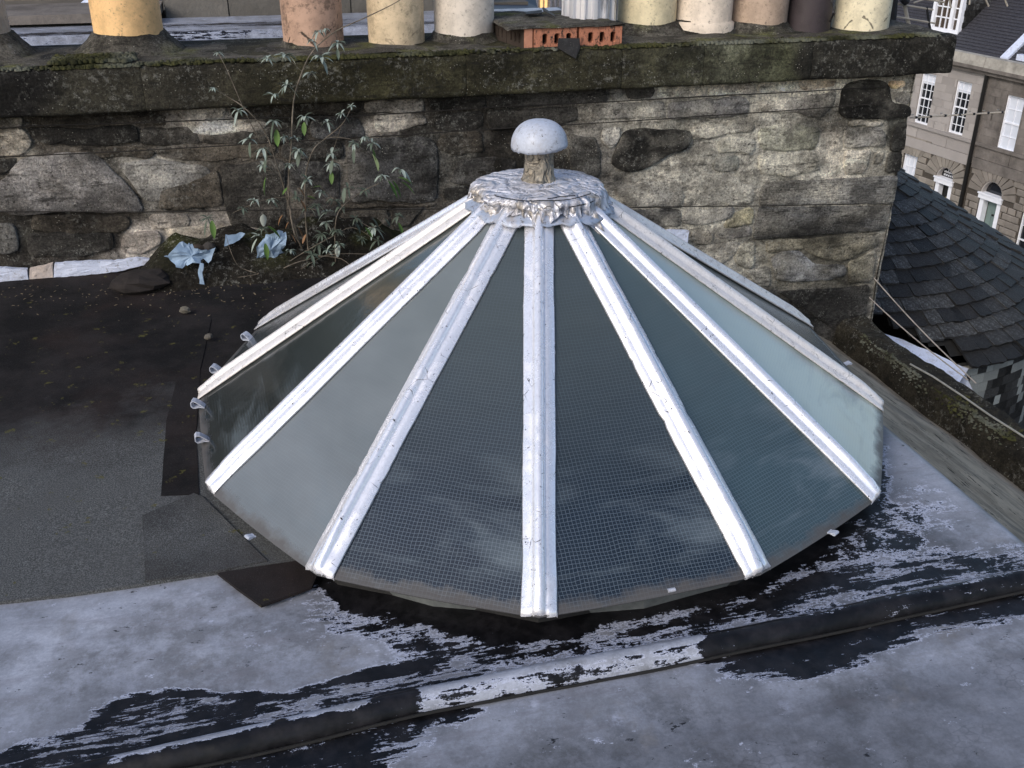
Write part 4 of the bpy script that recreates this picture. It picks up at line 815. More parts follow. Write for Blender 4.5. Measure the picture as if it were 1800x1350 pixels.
for pts, Y, r in STM:
    p = smooth_px(pts); k = len(p); b = MB()
    P = [ony(x, y, Y+.02*math.sin(i*.7)) for i, (x, y) in enumerate(p)]; b.tube(P, [r*(1-.65*i/(k-1)) for i in range(k)], 6); b.build('stem', mbk, sh, True)
def leafm(name, a, b_):
    n = N(name, .6, .3); g = n.t.nodes.new('ShaderNodeNewGeometry'); c = n.mix(n.ramp(n.noise(12, 3), .35, .65), a, tuple(q*.7 for q in a)); c = n.mix(g.outputs['Backfacing'], c, b_); return n.out(c)
LG = leafm('grey_green_leaf', (.10, .13, .10), (.24, .28, .25)); LF = leafm('fresh_leaf', (.085, .16, .035), (.17, .23, .13)); LD = leafm('dry_leaf', (.22, .12, .06), (.2, .12, .07)); LS = leafm('silvery_young_leaf', (.30, .36, .32), (.42, .46, .42))
def leaf(V, F, base, d, L_, w_, droop, nrm=None):
    d = d/np.linalg.norm(d); s = np.cross(d, (0, 0, 1.0)); 
    if np.linalg.norm(s) < .1: s = np.array([1.0, 0, 0])
    s /= np.linalg.norm(s); u = np.cross(s, d); n0 = len(V); k = 6
    for i in range(k):
        t = i/(k-1); ww = w_*math.sin(math.pi*min(1, t*.93+.07))**.8*(1 if t < 1 else .05); c = base+d*L_*t+np.array([0, 0, -1])*droop*t*t*L_
        V.append(c-s*ww+u*ww*.45); V.append(c); V.append(c+s*ww+u*ww*.45)
    for i in range(k-1):
        a = n0+i*3; F += [(a, a+1, a+4, a+3), (a+1, a+2, a+5, a+4)]
RO = [(419,195,1),(481,213,1),(438,245,1),(462,261,1),(462,290,1),(504,151,1),(481,167,1),(547,128,1),(501,97,1),(470,103,1),(565,101,1.3),(593,76,1),(549,72,.8),(519,243,1),(524,263,1.1),(535,206,1),(583,270,1),(583,288,1),(622,252,.9),(654,252,.9),(540,316,1),(565,338,1),(588,352,1),(543,366,.9),(575,373,.9),(572,391,.9),(447,352,.8),(426,366,.8),(672,309,.9),(704,298,1.1),(625,384,1),(657,400,1.1),(700,380,1),(664,423,1),(365,384,.9),(462,402,.9),(455,415,.9),(547,448,1.1),(592,462,1.1),(565,412,1),(520,345,.8),(555,360,.9),(600,365,.9),(612,330,.8),(590,405,.9),(560,430,.9),(640,240,.7),(600,200,.8),(575,215,.8),(617,186,.5),(508,290,.7),(500,240,.7),(478,352,.8),(640,335,.8),(383,92,.6),(374,155,.5),(595,430,.9),(575,440,.9),(530,455,1),(510,440,.8),(635,420,.8),(560,55,.7),(573,50,.6)]
Vs, Fs, Vg, Fg = [], [], [], []
for x, y, s in RO:
    Y = 1.93+random.uniform(-.05, .04); c = ony(x, y, Y); nl = random.randint(7, 11); silver = y < 330 or random.random() < .4
    for i in range(nl):
        a = 2*math.pi*(i+random.random()*.6)/nl; el_ = random.uniform(-.45, .8); d = np.array([math.cos(a)*math.cos(el_), math.sin(a)*math.cos(el_)*.8-.15, math.sin(el_)]); L_ = random.uniform(.032, .062)*s
        leaf(*((Vs, Fs) if (silver and i % 3) else (Vg, Fg)), c+d*.002, d, L_, L_*random.uniform(.12, .18), random.uniform(.2, 1.0))
tag(mesh('young_foliage', Vs, Fs, LS, sh, True), None, None, None, 'stuff'); tag(mesh('foliage', Vg, Fg, LG, sh, True), None, None, None, 'stuff')
BIG = [(482,215,-5,30,LG),(440,250,0,24,LG),(470,272,-4,26,LG),(468,312,-3,26,LF),(486,228,2,28,LF),(535,215,0,22,LF),(664,300,-10,-34,LF),(690,318,14,24,LF),(700,312,24,8,LF),(706,320,22,16,LF),(682,318,16,30,LF),(583,302,0,20,LF),(585,282,-4,22,LG),(527,268,-4,22,LG),(565,103,10,24,LS),(593,86,2,18,LG),
 (372,388,4,26,LF),(364,388,-4,26,LG),(464,398,-2,-26,LS),(470,398,22,16,LF),(466,428,4,26,LF),(452,420,-10,22,LS),(590,470,-4,34,LF),(594,452,0,-24,LS),(604,472,20,22,LF),(556,452,6,26,LG),(545,462,-10,14,LG),(664,435,2,26,LS),(625,392,8,16,LG),(700,392,8,20,LF),(642,400,12,18,LF),(655,384,10,16,LG),(676,384,10,14,LG),(606,330,-2,24,LG),(622,262,0,22,LG),(654,262,6,16,LF),(505,330,-8,12,LF),(540,345,14,4,LF),(525,330,10,14,LD),(528,352,10,18,LD),(497,378,-8,16,LD),(508,390,-6,12,LD),(524,400,10,20,LD),(538,412,-6,16,LD),(512,412,8,14,LD),(550,330,14,-4,LF)]
for x, y, dx, dy, mt in BIG:
    Y = 1.90+random.uniform(-.04, .03); a = ony(x, y, Y); c = ony(x+dx, y+dy, Y-random.uniform(.0, .03)); V, F = [], []; L_ = np.linalg.norm(c-a)*1.05; leaf(V, F, a, c-a, L_, L_*random.uniform(.15, .21), random.uniform(0, .25)); mesh('leaf', V, F, mt, sh, True)
# soil mound, torn flashing, debris
def moundf(u, v):
    P = np.stack([u, v, 0*u], 1); x0, x1 = -1.72, .15; e = np.clip((u-x0)/.25, 0, 1)*np.clip((x1-u)/.5, 0, 1); hgt = np.clip((v-1.80)/.30, 0, 1)**.6
    z = ZR-.01+e*hgt*(.19+fbm(P, 4, 5, 2)*.24)+fbm(P, 14, 4, 2)*.03*e; return np.stack([u, v+fbm(P, 7, 3, 5)*.05, z], 1)
def soilcol(P):
    g = np.clip(fbm(P, 4, 4, 12)*7+.3, 0, 1)[:, None]*np.clip((P[:, 2]+.05)*9, 0, 1)[:, None]; return dict(Col=np.array([.016, .014, .011])*(1-g)+np.array([.034, .038, .012])*g)
tag(grid(moundf, np.arange(-1.85, .2, .018), np.arange(1.74, 2.22, .018), 'soil_mound', M['masonry'], None, soilcol), 'dark mossy soil heaped against the foot of the stone wall', 'soil', None, 'stuff')
mb_ = simple('pale_blue_paint_skin', (.24, .34, .47), .6, 12, .3, .4)
o = panel([(454,427),(462,418),(475,409),(495,404),(505,411),(500,424),(495,442),(488,455),(480,469),(465,466),(451,467),(452,445)], 1.93, 'torn_flashing', mb_, None, .006, 21, .034, -.25); tag(o, 'largest pale blue torn flap of flashing beside the shrub stems', 'torn flashing', 'scraps of torn blue flashing')
o = panel([(394,432),(396,414),(410,412),(430,411),(424,422),(410,428)], 1.98, 'torn_flashing', mb_, None, .006, 23, .010, .3); tag(o, 'small pointed pale blue scrap on top of the mossy mound', 'torn flashing', 'scraps of torn blue flashing')
o = panel([(292,452),(300,445),(330,430),(338,438),(372,446),(380,436),(376,450),(352,462),(334,462),(320,470),(303,466)], 1.86, 'torn_flashing', mb_, None, .006, 25, .036, .5); tag(o, 'ragged curling blue strip above the dark rubble lump', 'torn flashing', 'scraps of torn blue flashing')
o = panel([(350,462),(358,464),(356,480),(360,500),(352,498),(348,480)], 1.83, 'torn_flashing', mb_, None, .006, 27, .010, .1); tag(o, 'narrow hanging blue sliver below the curled scrap', 'torn flashing', 'scraps of torn blue flashing')
def rock(c, s, m, label, cat, seed):
    V, F = [], []; n_, k = 12, 8
    for i in range(k+1):
        th = math.pi*i/k
        for j in range(n_):
            a = 2*math.pi*j/n_; V.append((math.sin(th)*math.cos(a), math.sin(th)*math.sin(a), math.cos(th)))
    V = np.array(V); V = V*(1+fbm(V, 1.5, 3, seed)*.8)[:, None]*np.array(s)+np.array(c); F = [(i*n_+j, (i+1)*n_+j, (i+1)*n_+(j+1) % n_, i*n_+(j+1) % n_) for i in range(k) for j in range(n_)]
    return tag(mesh('rubble_lump', V, F, m, None, False), label, cat, 'rubble lumps')
mr = simple('dark_rubble', (.020, .016, .015), .9, 14, .5, .6)
rock(onz(248, 495, -.04), (.15, .10, .06), mr, 'large dark rubble lump lying on the felt by the white flashing', 'rubble', 3)
rock(ony(345, 440, 1.99), (.05, .04, .035), simple('brown_rubble', (.06, .045, .035), .9, 14, .5, .6), 'small brown stone tucked among the blue scraps', 'rubble', 5); rock(ony(368, 436, 1.99), (.04, .03, .03), simple('grey_rubble', (.05, .045, .042), .9), 'small grey stone on the mossy mound by the blue scrap', 'rubble', 8)
rock(onz(325, 545, -.06), (.028, .02, .016), simple('pale_lump', (.12, .11, .09), .9), 'small pale crumb of mortar on the dark felt', 'rubble', 11); rock(onz(366, 592, -.06), (.022, .018, .012), simple('pale_lump', (.11, .10, .085), .9), 'pale crumb of mortar near the upper left glass edge', 'rubble', 14)
V, F = [], []
for _ in range(170):
    x = random.uniform(0, 520); y = 500+abs(random.gauss(0, 28)); c = onz(x, min(y, 640), ZR+.017); leaf(V, F, c, np.array([random.uniform(-1, 1), random.uniform(-1, 1), .1]), random.uniform(.006, .022), random.uniform(.002, .005), 0)
tag(mesh('litter', V, F, simple('dead_leaf', (.16, .13, .085), .8), None, False), 'scattered dead leaf bits on the dark felt below the wall', 'litter', None, 'stuff')
# =================================================================== RIGHT: GUTTER, SLATED TURRET
AP = np.array([4.08, 4.72, -.18]); ZE = -1.5; RE = 2.244; SL = (AP[2]-ZE)/RE
def oncone(x, y):
    d = ray(x, y); lo = 3.0
    ts = np.linspace(3, 16, 4000); P = CAM+d*ts[:, None]; g = P[:, 2]-(AP[2]-SL*np.hypot(P[:, 0]-AP[0], P[:, 1]-AP[1])); i = np.argmax(g < 0); return P[i]
P1 = onz(1700, 642, ZE); P2 = oncone(1515, 563); cdir = (P2-P1)[:2]; cdir /= np.linalg.norm(cdir); cn = np.array([-cdir[1], cdir[0]])
if (AP[:2]-P1[:2])@cn < 0: cn = -cn
tur = empty('slate_turret', (AP[0], AP[1], -4), 'rounded grey slate turret roof beyond the right hand parapet', 'turret')
def coneP(r, a, off=0): return np.array([AP[0]+r*math.sin(a), AP[1]-r*math.cos(a), AP[2]-SL*r+off])
V = [coneP(RE*i/24, 2*math.pi*j/96, -.012) for i in range(25) for j in range(96)]; F = [(i*96+j, i*96+(j+1) % 96, (i+1)*96+(j+1) % 96, (i+1)*96+j) for i in range(24) for j in range(96)]; F = [f for f in F if min((np.array(V[q])[:2]-P1[:2])@cn for q in f) > .0]
mesh('roof_boarding', [tuple(v) for v in V], F, M['black'], tur)
sb = MB(); sb.V = [(x, y, z) for x in (-.5, .5) for y in (-1.0, 0.0) for z in (0, 1)]; sb.F = [(0, 1, 3, 2), (4, 6, 7, 5), (0, 4, 5, 1), (2, 3, 7, 6), (0, 2, 6, 4), (1, 5, 7, 3)]
sl_meshes = []
for k in range(8):
    rr = random.Random(k); me = bpy.data.meshes.new('slate'); vv = []
    xs = [-.5, -.25, 0, .25, .5]; top = [(x, 0.0) for x in xs]; bot = [(x*(1+rr.uniform(-.02, .02)), -1+rr.uniform(-.03, .05)+(.06 if abs(x) == .5 else 0)*rr.random()) for x in xs]
    for z in (0, 1):
        for (x, y) in top: vv.append((x, y, z*(.6)))
        for (x, y) in bot: vv.append((x, y, z))
    ff = []
    for i in range(4): ff += [(10+i, 15+i, 16+i, 11+i), (i, i+1, 6+i, 5+i), (5+i, 6+i, 16+i, 15+i)]
    ff += [(0, 5, 15, 10), (4, 14, 19, 9)]
    me.from_pydata(vv, [], ff); me.materials.append(M['slate']); me.update(); sl_meshes.append(me)
camdir = math.atan2(CAM[0]-AP[0], -(CAM[1]-AP[1])); alls = []
gauge = .142; ncs = int(RE/math.cos(math.atan(SL))/gauge)+1; slen = math.hypot(1, SL)
for k in range(1, 19):
    rb = RE*1.02-(18-k)*gauge/slen
    if rb < .12: continue
    wavg = .165 if rb > .7 else .13; nseg = max(6, int(2*math.pi*rb/wavg)); a = random.random()*.3; a_end = a+2*math.pi
    while a < a_end:
        wd = wavg*random.uniform(.75, 1.25)/rb; am = a+wd/2; p = coneP(rb, am); d = abs((am-camdir+math.pi) % (2*math.pi)-math.pi)
        if ((p[:2]-P1[:2])@cn) > .03-.04*random.random() and d < 1.9: alls.append((d, rb, am, wd*rb)) 
        a += wd
def place(rb, am, wd):
    p = coneP(rb, am, .010); ex = np.array([math.cos(am), math.sin(am), 0]); ey = -np.array([math.sin(am), -math.cos(am), -SL]); ey /= np.linalg.norm(ey); ez = np.cross(ex, ey); ey = ey*1
    th = .022; ez2 = ez; tilt = .12+random.uniform(-.02, .02); yv = ey*math.cos(tilt)-ez*math.sin(tilt); tw = random.uniform(-.03, .03); xv = ex+ey*tw
    L_ = .205*random.uniform(.97, 1.05); off = .024+random.uniform(0, .012)
    return Matrix(((xv[0]*wd*.94, yv[0]*L_, ez[0]*th, p[0]+ez[0]*off), (xv[1]*wd*.94, yv[1]*L_, ez[1]*th, p[1]+ez[1]*off), (xv[2]*wd*.94, yv[2]*L_, ez[2]*th, p[2]+ez[2]*off), (0, 0, 0, 1)))
# mesh runs from y=-1 (lower edge) to 0 : shift so lower edge sits at rb
def vis(s):
    px = topx(coneP(s[1], s[2])); return s[0] < 1.62 and px[0] < 1840 and px[1] < 700 and px[0] > 1480
near = sorted([s for s in alls if vis(s)], key=lambda s: s[0]); print('turret slates visible', len(near), 'all', len(alls))
near = near[:290]; ns_ = set(id(s) for s in near); V, F = [], []
for s in alls:
    Mx = place(s[1], s[2], s[3]); Mx = Matrix.Translation(Vector((Mx[0][1], Mx[1][1], Mx[2][1]))) @ Mx
    if id(s) in ns_:
        o = bpy.data.objects.new('slate', random.choice(sl_meshes)); COL.objects.link(o); o.parent = tur; o.matrix_local = Matrix.Translation(-Vector(tur.location)) @ Mx
    else:
        me = sl_meshes[0]; n0 = len(V); V += [tuple(Mx @ v.co) for v in me.vertices]; F += [tuple(i+n0 for i in p.vertices) for p in me.polygons]
if V: tag(mesh('far_slates', V, F, M['slate'], tur), None, None, None, 'stuff')
# slate hung drum
mtl = N('pale_hung_slate', .7, .35); r_ = mtl.rnd(); MT_L = mtl.out(mtl.mix(mtl.ramp(mtl.noise(12, 5, .7), .35, .7), mtl.mix(r_, (.26, .27, .26), (.42, .44, .42)), (.14, .15, .14)), None, mtl.bump(mtl.noise(30, 4), .4, .004))
V, F = lathe([(RE-.10, ZE-.03), (RE-.10, -4.0)], (AP[0], AP[1], 0), 64); mesh('drum_wall', V, F, simple('drum_back', (.03, .03, .03), .9), tur)
me_t = bpy.data.meshes.new('tile'); bx_ = MB().aabb((-.5, 0, -1), (.5, 1, 0)); me_t.from_pydata(bx_.V, [], bx_.F); me_t.materials.append(MT_L); me_t2 = me_t.copy(); me_t2.materials[0] = M['slate']; cnt = 0; V, F = [], []
for row in range(16):
    z = ZE-.06-row*.085; a = camdir-.9+random.random()*.05
    while a < camdir+1.2:
        wd = random.uniform(.06, .11); am = a+wd/2/RE; c = np.array([AP[0]+(RE-.075)*math.sin(am), AP[1]-(RE-.075)*math.cos(am), z]); ex = (math.cos(am), math.sin(am), 0); ey = (-math.sin(am), math.cos(am), 0)
        px = topx(c); Mx = Matrix(((ex[0]*wd*.95, ey[0]*.02, 0, c[0]), (ex[1]*wd*.95, ey[1]*.02, 0, c[1]), (0, 0, .082, c[2]), (0, 0, 0, 1)))
        if 1690 < px[0] < 1830 and px[1] < 780 and cnt < 200:
            light = (row < 2 and random.random() < .85) or random.random() < .14; o = bpy.data.objects.new('tile', me_t if light else me_t2); COL.objects.link(o); o.parent = tur; o.matrix_local = Matrix.Translation(-Vector(tur.location)) @ Mx; cnt += 1
        a += wd/RE
# eaves board
V, F = lathe([(RE+.005, ZE-.035), (RE-.03, ZE-.055), (RE-.09, ZE-.055)], (AP[0], AP[1], 0), 90); mesh('eaves_board', V, F, simple('pale_eaves', (.30, .29, .26), .8), tur)
# lead apron between roof edge and kerb
def apf(u, v):
    e = P1+(P2-P1)*u[:, None]; low = np.array([3.02, 1.60, -1.72])*(1-u[:, None])+np.array([3.12, 2.62, -1.38])*u[:, None]
    bul = np.sin(u*math.pi); P = e*(1-v[:, None])+low*v[:, None]; P[:, 2] += -.02-.10*np.sin(v*math.pi)*bul; return P+fbm(P, 5, 3, 3)[:, None]*.03
ap_ = grid(apf, np.linspace(-.02, 1.15, 40), np.linspace(0, 1, 30), 'valley_flashing', M['wlead']); tag(ap_, 'blue white painted lead valley gutter between the parapet and the slate turret', 'gutter')
b = MB(); b.aabb((3.0, -3, -6), (4.2, 2.6, -1.95)); b.aabb((3.0, 2.6, -6), (3.9, 6, -1.95)); tag(b.build('lower_roof', simple('dark_lower_roof', (.035, .033, .03), .9, 5, .5)), None, None, None, 'structure')
o = mesh('flashing_scrap', [tuple(onz(x, y, z)) for x, y, z in ((1680,658,-1.6),(1694,652,-1.6),(1712,690,-1.75),(1704,702,-1.8),(1676,670,-1.7))], [(0, 1, 2, 3, 4)], M['wlead']); md = o.modifiers.new('t', 'SOLIDIFY'); md.thickness = .01; tag(o, 'small white lead patch at the low end of the valley gutter', 'flashing')
# two thin rods
for (a, Ya), (c, zc), lb in ((((1533, 485), 2.23), ((1716, 674), -.93), 'upper of two thin pale stay rods crossing from the wall corner to the gutter'), (((1525, 520), 2.23), ((1702, 668), -.95), 'lower of two thin pale stay rods crossing from the wall corner to the gutter')):
    A_ = ony(*a, Ya); B_ = onz(*c, zc); B2 = np.array([B_[0]+.0, B_[1], B_[2]]); b = MB(); b.tube([A_+(B2-A_)*t+np.array([0, 0, -.02*math.sin(t*math.pi)]) for t in np.linspace(0, 1, 10)], .0042, 6); tag(b.build('stay_rod', simple('rod_metal', (.32, .29, .26), .5)), lb, 'rod', 'thin stay rods')
b = MB(); pts = [onz(x, y, -.83) for x, y in ((1600, 640), (1640, 662), (1690, 695), (1740, 730), (1800, 768))]; b.tube(pts, .006, 6); tag(b.build('cable', simple('pale_cable', (.30, .30, .27), .6)), 'thin pale cable lying along the mossy kerb top', 'cable')
# =================================================================== AERIALS
mt = simple('aerial_tube', (.42, .38, .32), .5, 10, .2, .1); md_ = simple('aerial_dark', (.015, .015, .018), .6)
A0 = ony(1603, 68, 2.95); ae = empty('tv_aerial', A0, 'grid tv aerial with pale rods behind the right end of the coping', 'tv aerial')
b = MB(); b.tube([ony(1604, 76, 2.95), ony(1589, 4, 2.95), ony(1582, -40, 2.95)], .014, 8); b.build('mast', mt, ae)
for (xa, ya, xb, yb) in ((1560,49,1650,68),(1562,27,1644,41),(1566,5,1640,17),(1570,-12,1660,4)):
    b = MB(); b.tube([ony(xa, ya, 2.93), ony(xb, yb, 2.93)], .007, 6); b.build('rod', mt, ae)
b = MB(); b.tube([ony(1629, 12, 2.93), ony(1633, 40, 2.93), ony(1639, 72, 2.93)], .008, 6); b.tube([ony(1586, -4, 2.9), ony(1594, 4, 2.9)], .026, 8); b.build('bracket', md_, ae)
for k, (xa, ya, xb, yb) in enumerate(((1640,-6,1652,8),(1660,-8,1672,14),(1700,-6,1704,8),(1722,-8,1738,11),(1756,-8,1771,11),(1596,2,1620,-4),(1606,5,1634,-3))):
    b = MB(); b.tube([ony(xa, ya, 2.93), ony((xa+xb)/2+3, (ya+yb)/2-2, 2.93), ony(xb, yb, 2.93)], .006, 6); b.build('element', mt, ae)
# second aerial pointing out from the wall corner
c0 = ony(1600, 207, 2.36); c1 = ony(1766, 197, 2.36); a2 = empty('yagi_aerial', c0, 'long thin yagi aerial boom projecting right from the wall corner', 'tv aerial'); b = MB(); b.tube([c0, c1], .0055, 6); b.build('boom', mt, a2)
for k in range(7):
    c = c0+(c1-c0)*(.06+k*.152); b = MB(); b.tube([c+np.array([-.045, .0, .018]), c+np.array([.02, .06, .004])], .0028, 5); b.build('element', mt, a2); b = MB(); b.box(c, (.008, .006, .007)); b.build('clamp', md_, a2)
# dark conduit bunch beside the last pot
cb = empty('cable_bunch', ony(1560, 62, 2.62), 'black pipes and cables strapped beside the ivory chimney pot', 'cables'); b = MB(); b.tube([ony(1566, 40, 2.75), ony(1572, -30, 2.75)], .034, 10); b.build('pipe', md_, cb); b = MB(); b.tube([ony(1556, 64, 2.62), ony(1554, 30, 2.62), ony(1560, 8, 2.62), ony(1556, -30, 2.62)], .008, 6); b.tube([ony(1562, 62, 2.65), ony(1566, 42, 2.65), ony(1562, 20, 2.65), ony(1570, -30, 2.65)], .006, 6); b.tube([ony(1460, -20, 2.4), ony(1463, 4, 2.36), ony(1466, 22, 2.34), ony(1459, 38, 2.40)], .007, 6); b.build('cable', md_, cb)
# =================================================================== GEORGIAN TERRACE ACROSS THE STREET
AZF = math.radians(-7.5); fu = np.array([math.sin(AZF), math.cos(AZF), 0]); fn = np.array([-math.cos(AZF), math.sin(AZF), 0])*1.0
P0 = CAM+ray(1690, 180)*50
if (CAM-P0)@fn < 0: fn = -fn
def onf(x, y, off=0):
    d = ray(x, y); t = ((P0+fn*off-CAM)@fn)/(d@fn); P = CAM+d*t; return np.array([-(P-P0)@fu, P[2]])       # s grows to the right
def FP_(s, z, o=0): return P0+fn*o-fu*s+np.array([0, 0, z-P0[2]])
def fbox(mb, s0, s1, z0, z1, o0, o1):
    V = [FP_(s, z, o) for s in (s0, s1) for o in (o0, o1) for z in (z0, z1)]; mb.add(V, [(0, 1, 3, 2), (4, 6, 7, 5), (0, 4, 5, 1), (2, 3, 7, 6), (0, 2, 6, 4), (1, 5, 7, 3)]); return mb
def smat(nm, c, v=.35, gr=.0):
    n = N(nm, .9, .2); f = n.ramp(n.noise(1.3, 6, .7), .35, .68); r = n.rnd(); cc = n.mix(r, tuple(q*.82 for q in c), tuple(q*1.15 for q in c)); cc = n.mix(n.math('MULTIPLY', f, v), cc, tuple(q*.45 for q in c)); return n.out(cc, None, n.bump(n.noise(9, 5, .7), .5, .03))
S1 = smat('sandstone', (.36, .335, .32), .2); S1g = smat('sandstone_ground_floor', (.27, .245, .215), .4); S2 = smat('sooty_sandstone', (.20, .18, .165), .9); S2g = smat('sooty_ground_floor', (.25, .225, .20), .6); JT = simple('joint_dark', (.07, .06, .05), .9)
WP = simple('white_joinery', (.80, .82, .88), .5, 5, .06, .05); WG = N('window_glass', .06, .6).out((.012, .014, .018)); BL = simple('pale_blind', (.62, .66, .74), .8, 3, .06, .05)
sills = onf(1598, 218)[1]
pipe_s = onf(1716, 250)[0]; pxs = [onf(1741, 130), onf(1688, 372)]; pipe_s = (pxs[0][0]+pxs[1][0])/2
print('pipe s', pxs, 'sill z', onf(1604, 217), onf(1690, 237), onf(1783, 262), 'cornice', onf(1655, 120), onf(1800, 152), 'door lintel', onf(1645, 305), onf(1745, 340), 'windows', [onf(*q).round(2) for q in ((1623,129),(1647,131),(1630,220),(1604,215),(1684,137),(1711,143),(1692,236),(1665,230))])
ZC = onf(1700, 122)[1]; 
def house(name, s0, s1, label, mA, mB, zshift=0):
    return empty(name, FP_((s0+s1)/2, -11, 0), label, 'house')
SL0, SR1 = pipe_s-13.0, pipe_s+9
h1 = house('sandstone_house', SL0, pipe_s, 'pale sandstone terraced house with black door and tall sash windows', S1, S1g); h2 = house('sooty_sandstone_house', pipe_s, SR1, 'darker terraced house right of the drainpipe with a grey green door', S2, S2g)
zsill = onf(1680, 234)[1]-.10; zband = zsill-.95
def window(h, s0, s1, z0, z1, cols, rows, blind=0, mid=True):
    fr = MB(); t = .055; 
    fbox(fr, s0, s0+t, z0, z1, -.16, -.06); fbox(fr, s1-t, s1, z0, z1, -.16, -.06); fbox(fr, s0+t, s1-t, z0, z0+t*1.3, -.16, -.05); fbox(fr, s0+t, s1-t, z1-t, z1, -.16, -.06)
    f = fr.build('window', WP, h); gl = fbox(MB(), s0+t, s1-t, z0+t, z1-t, -.17, -.15).build('pane', WG, f)
    br = MB(); 
    for c in range(1, cols): s = s0+(s1-s0)*c/cols; fbox(br, s-.011, s+.011, z0+t, z1-t, -.149, -.11)
    for r in range(1, rows):
        z = z0+(z1-z0)*r/rows; q = .03 if (mid and r == rows//2) else .012; fbox(br, s0+t, s1-t, z-q, z+q, -.148, -.09 if q > .02 else -.112)
    br.build('glazing_bars', WP, f)
    if blind: fbox(MB(), s0+t, s1-t, z1-(z1-z0)*blind, z1-t, -.1495, -.1495+.004).build('blind', BL, f)
    return f
# measured windows of the upper floor (s, z)
def meas(tl, tr, bl): a = onf(*tl); b_ = onf(*tr); c = onf(*bl); return (a[0]+c[0])/2, (b_[0]+(c[0]-a[0]+b_[0]))/2, c[1], a[1]
w1 = meas((1623,130),(1648,134),(1604,215)); w2 = meas((1685,138),(1711,144),(1665,230)); ww = (w2[1]-w2[0]+w1[1]-w1[0])/2; zw0 = (w1[2]+w2[2])/2; zw1 = (w1[3]+w2[3])/2
openings1, openings2 = [], []
for s0 in ((w1[0]+w1[1])/2-ww/2, (w2[0]+w2[1])/2-ww/2): openings1.append((s0, s0+ww, zw0, zw1))
gapw = openings1[1][0]-openings1[0][0]; openings1.insert(0, (openings1[0][0]-gapw, openings1[0][1]-gapw, zw0, zw1))
a3 = onf(1773, 157); c3 = onf(1753, 253); s3 = (a3[0]+c3[0])/2; openings2.append((s3, s3+ww*1.05, zw0-.1, zw1-.1)); openings2.append((s3+gapw, s3+gapw+ww*1.05, zw0-.1, zw1-.1))
lw = meas((1590,268),(1614,273),(1583,310)); lww = (lw[1]-lw[0]); low1 = (lw[0], lw[0]+ww*1.02, lw[3]-2.3, lw[3]); d1l = onf(1646, 309); d1r = onf(1677, 315); d2l = onf(1724, 337); d2r = onf(1763, 347)
print('w', w1, w2, 'lw', lw, 'd', d1l, d1r, d2l, d2r, 'ww', ww)
a5 = onf(1797, 375); low2 = (a5[0], a5[0]+.95, a5[1]-2.3, a5[1]+.1)
def wallfill(h, s0, s1, z0, z1, ops, mat, name='wall'):
    """wall in strips round its openings"""
    b = MB(); zsx = sorted(set([z0, z1]+[q for o_ in ops for q in (o_[2], o_[3]) if z0 < q < z1]))
    for za, zb_ in zip(zsx[:-1], zsx[1:]):
        zm = (za+zb_)/2; cur = s0
        for o_ in sorted([o_ for o_ in ops if o_[2] <= zm <= o_[3]]):
            if o_[1] < s0 or o_[0] > s1: continue
            if o_[0] > cur: fbox(b, cur, o_[0], za, zb_, -.5, 0)
            cur = max(cur, o_[1])
        if cur < s1: fbox(b, cur, s1, za, zb_, -.5, 0)
    return b.build(name, mat, h)
dh = 2.5
door1 = (d1l[0], d1r[0], d1l[1]-3.3, d1l[1]+.0); door2 = (d2l[0], d2r[0], d2l[1]-3.3, d2l[1])
R1a, R2a = (door1[1]-door1[0])/2, (door2[1]-door2[0])/2
ZG = min(door1[2], door2[2])-.4
wallfill(h1, SL0, pipe_s-.02, ZG, zband, [low1, (door1[0], door1[1], door1[2], door1[3]+R1a)], JT, 'lower_wall'); wallfill(h1, SL0, pipe_s-.02, zband, ZC, openings1, S1)
wallfill(h2, pipe_s+.02, SR1, ZG-.3, zband, [low2, (door2[0], door2[1], door2[2], door2[3]+R2a)], JT, 'lower_wall'); wallfill(h2, pipe_s+.02, SR1, zband, ZC, openings2, S2)
for o_ in openings1: window(h1, *o_, 3, 6, .22)
window(h1, *low1, 3, 4, .62)
for o_ in openings2: window(h2, *o_, 2, 4, .97)
window(h2, *low2, 2, 4, 0)
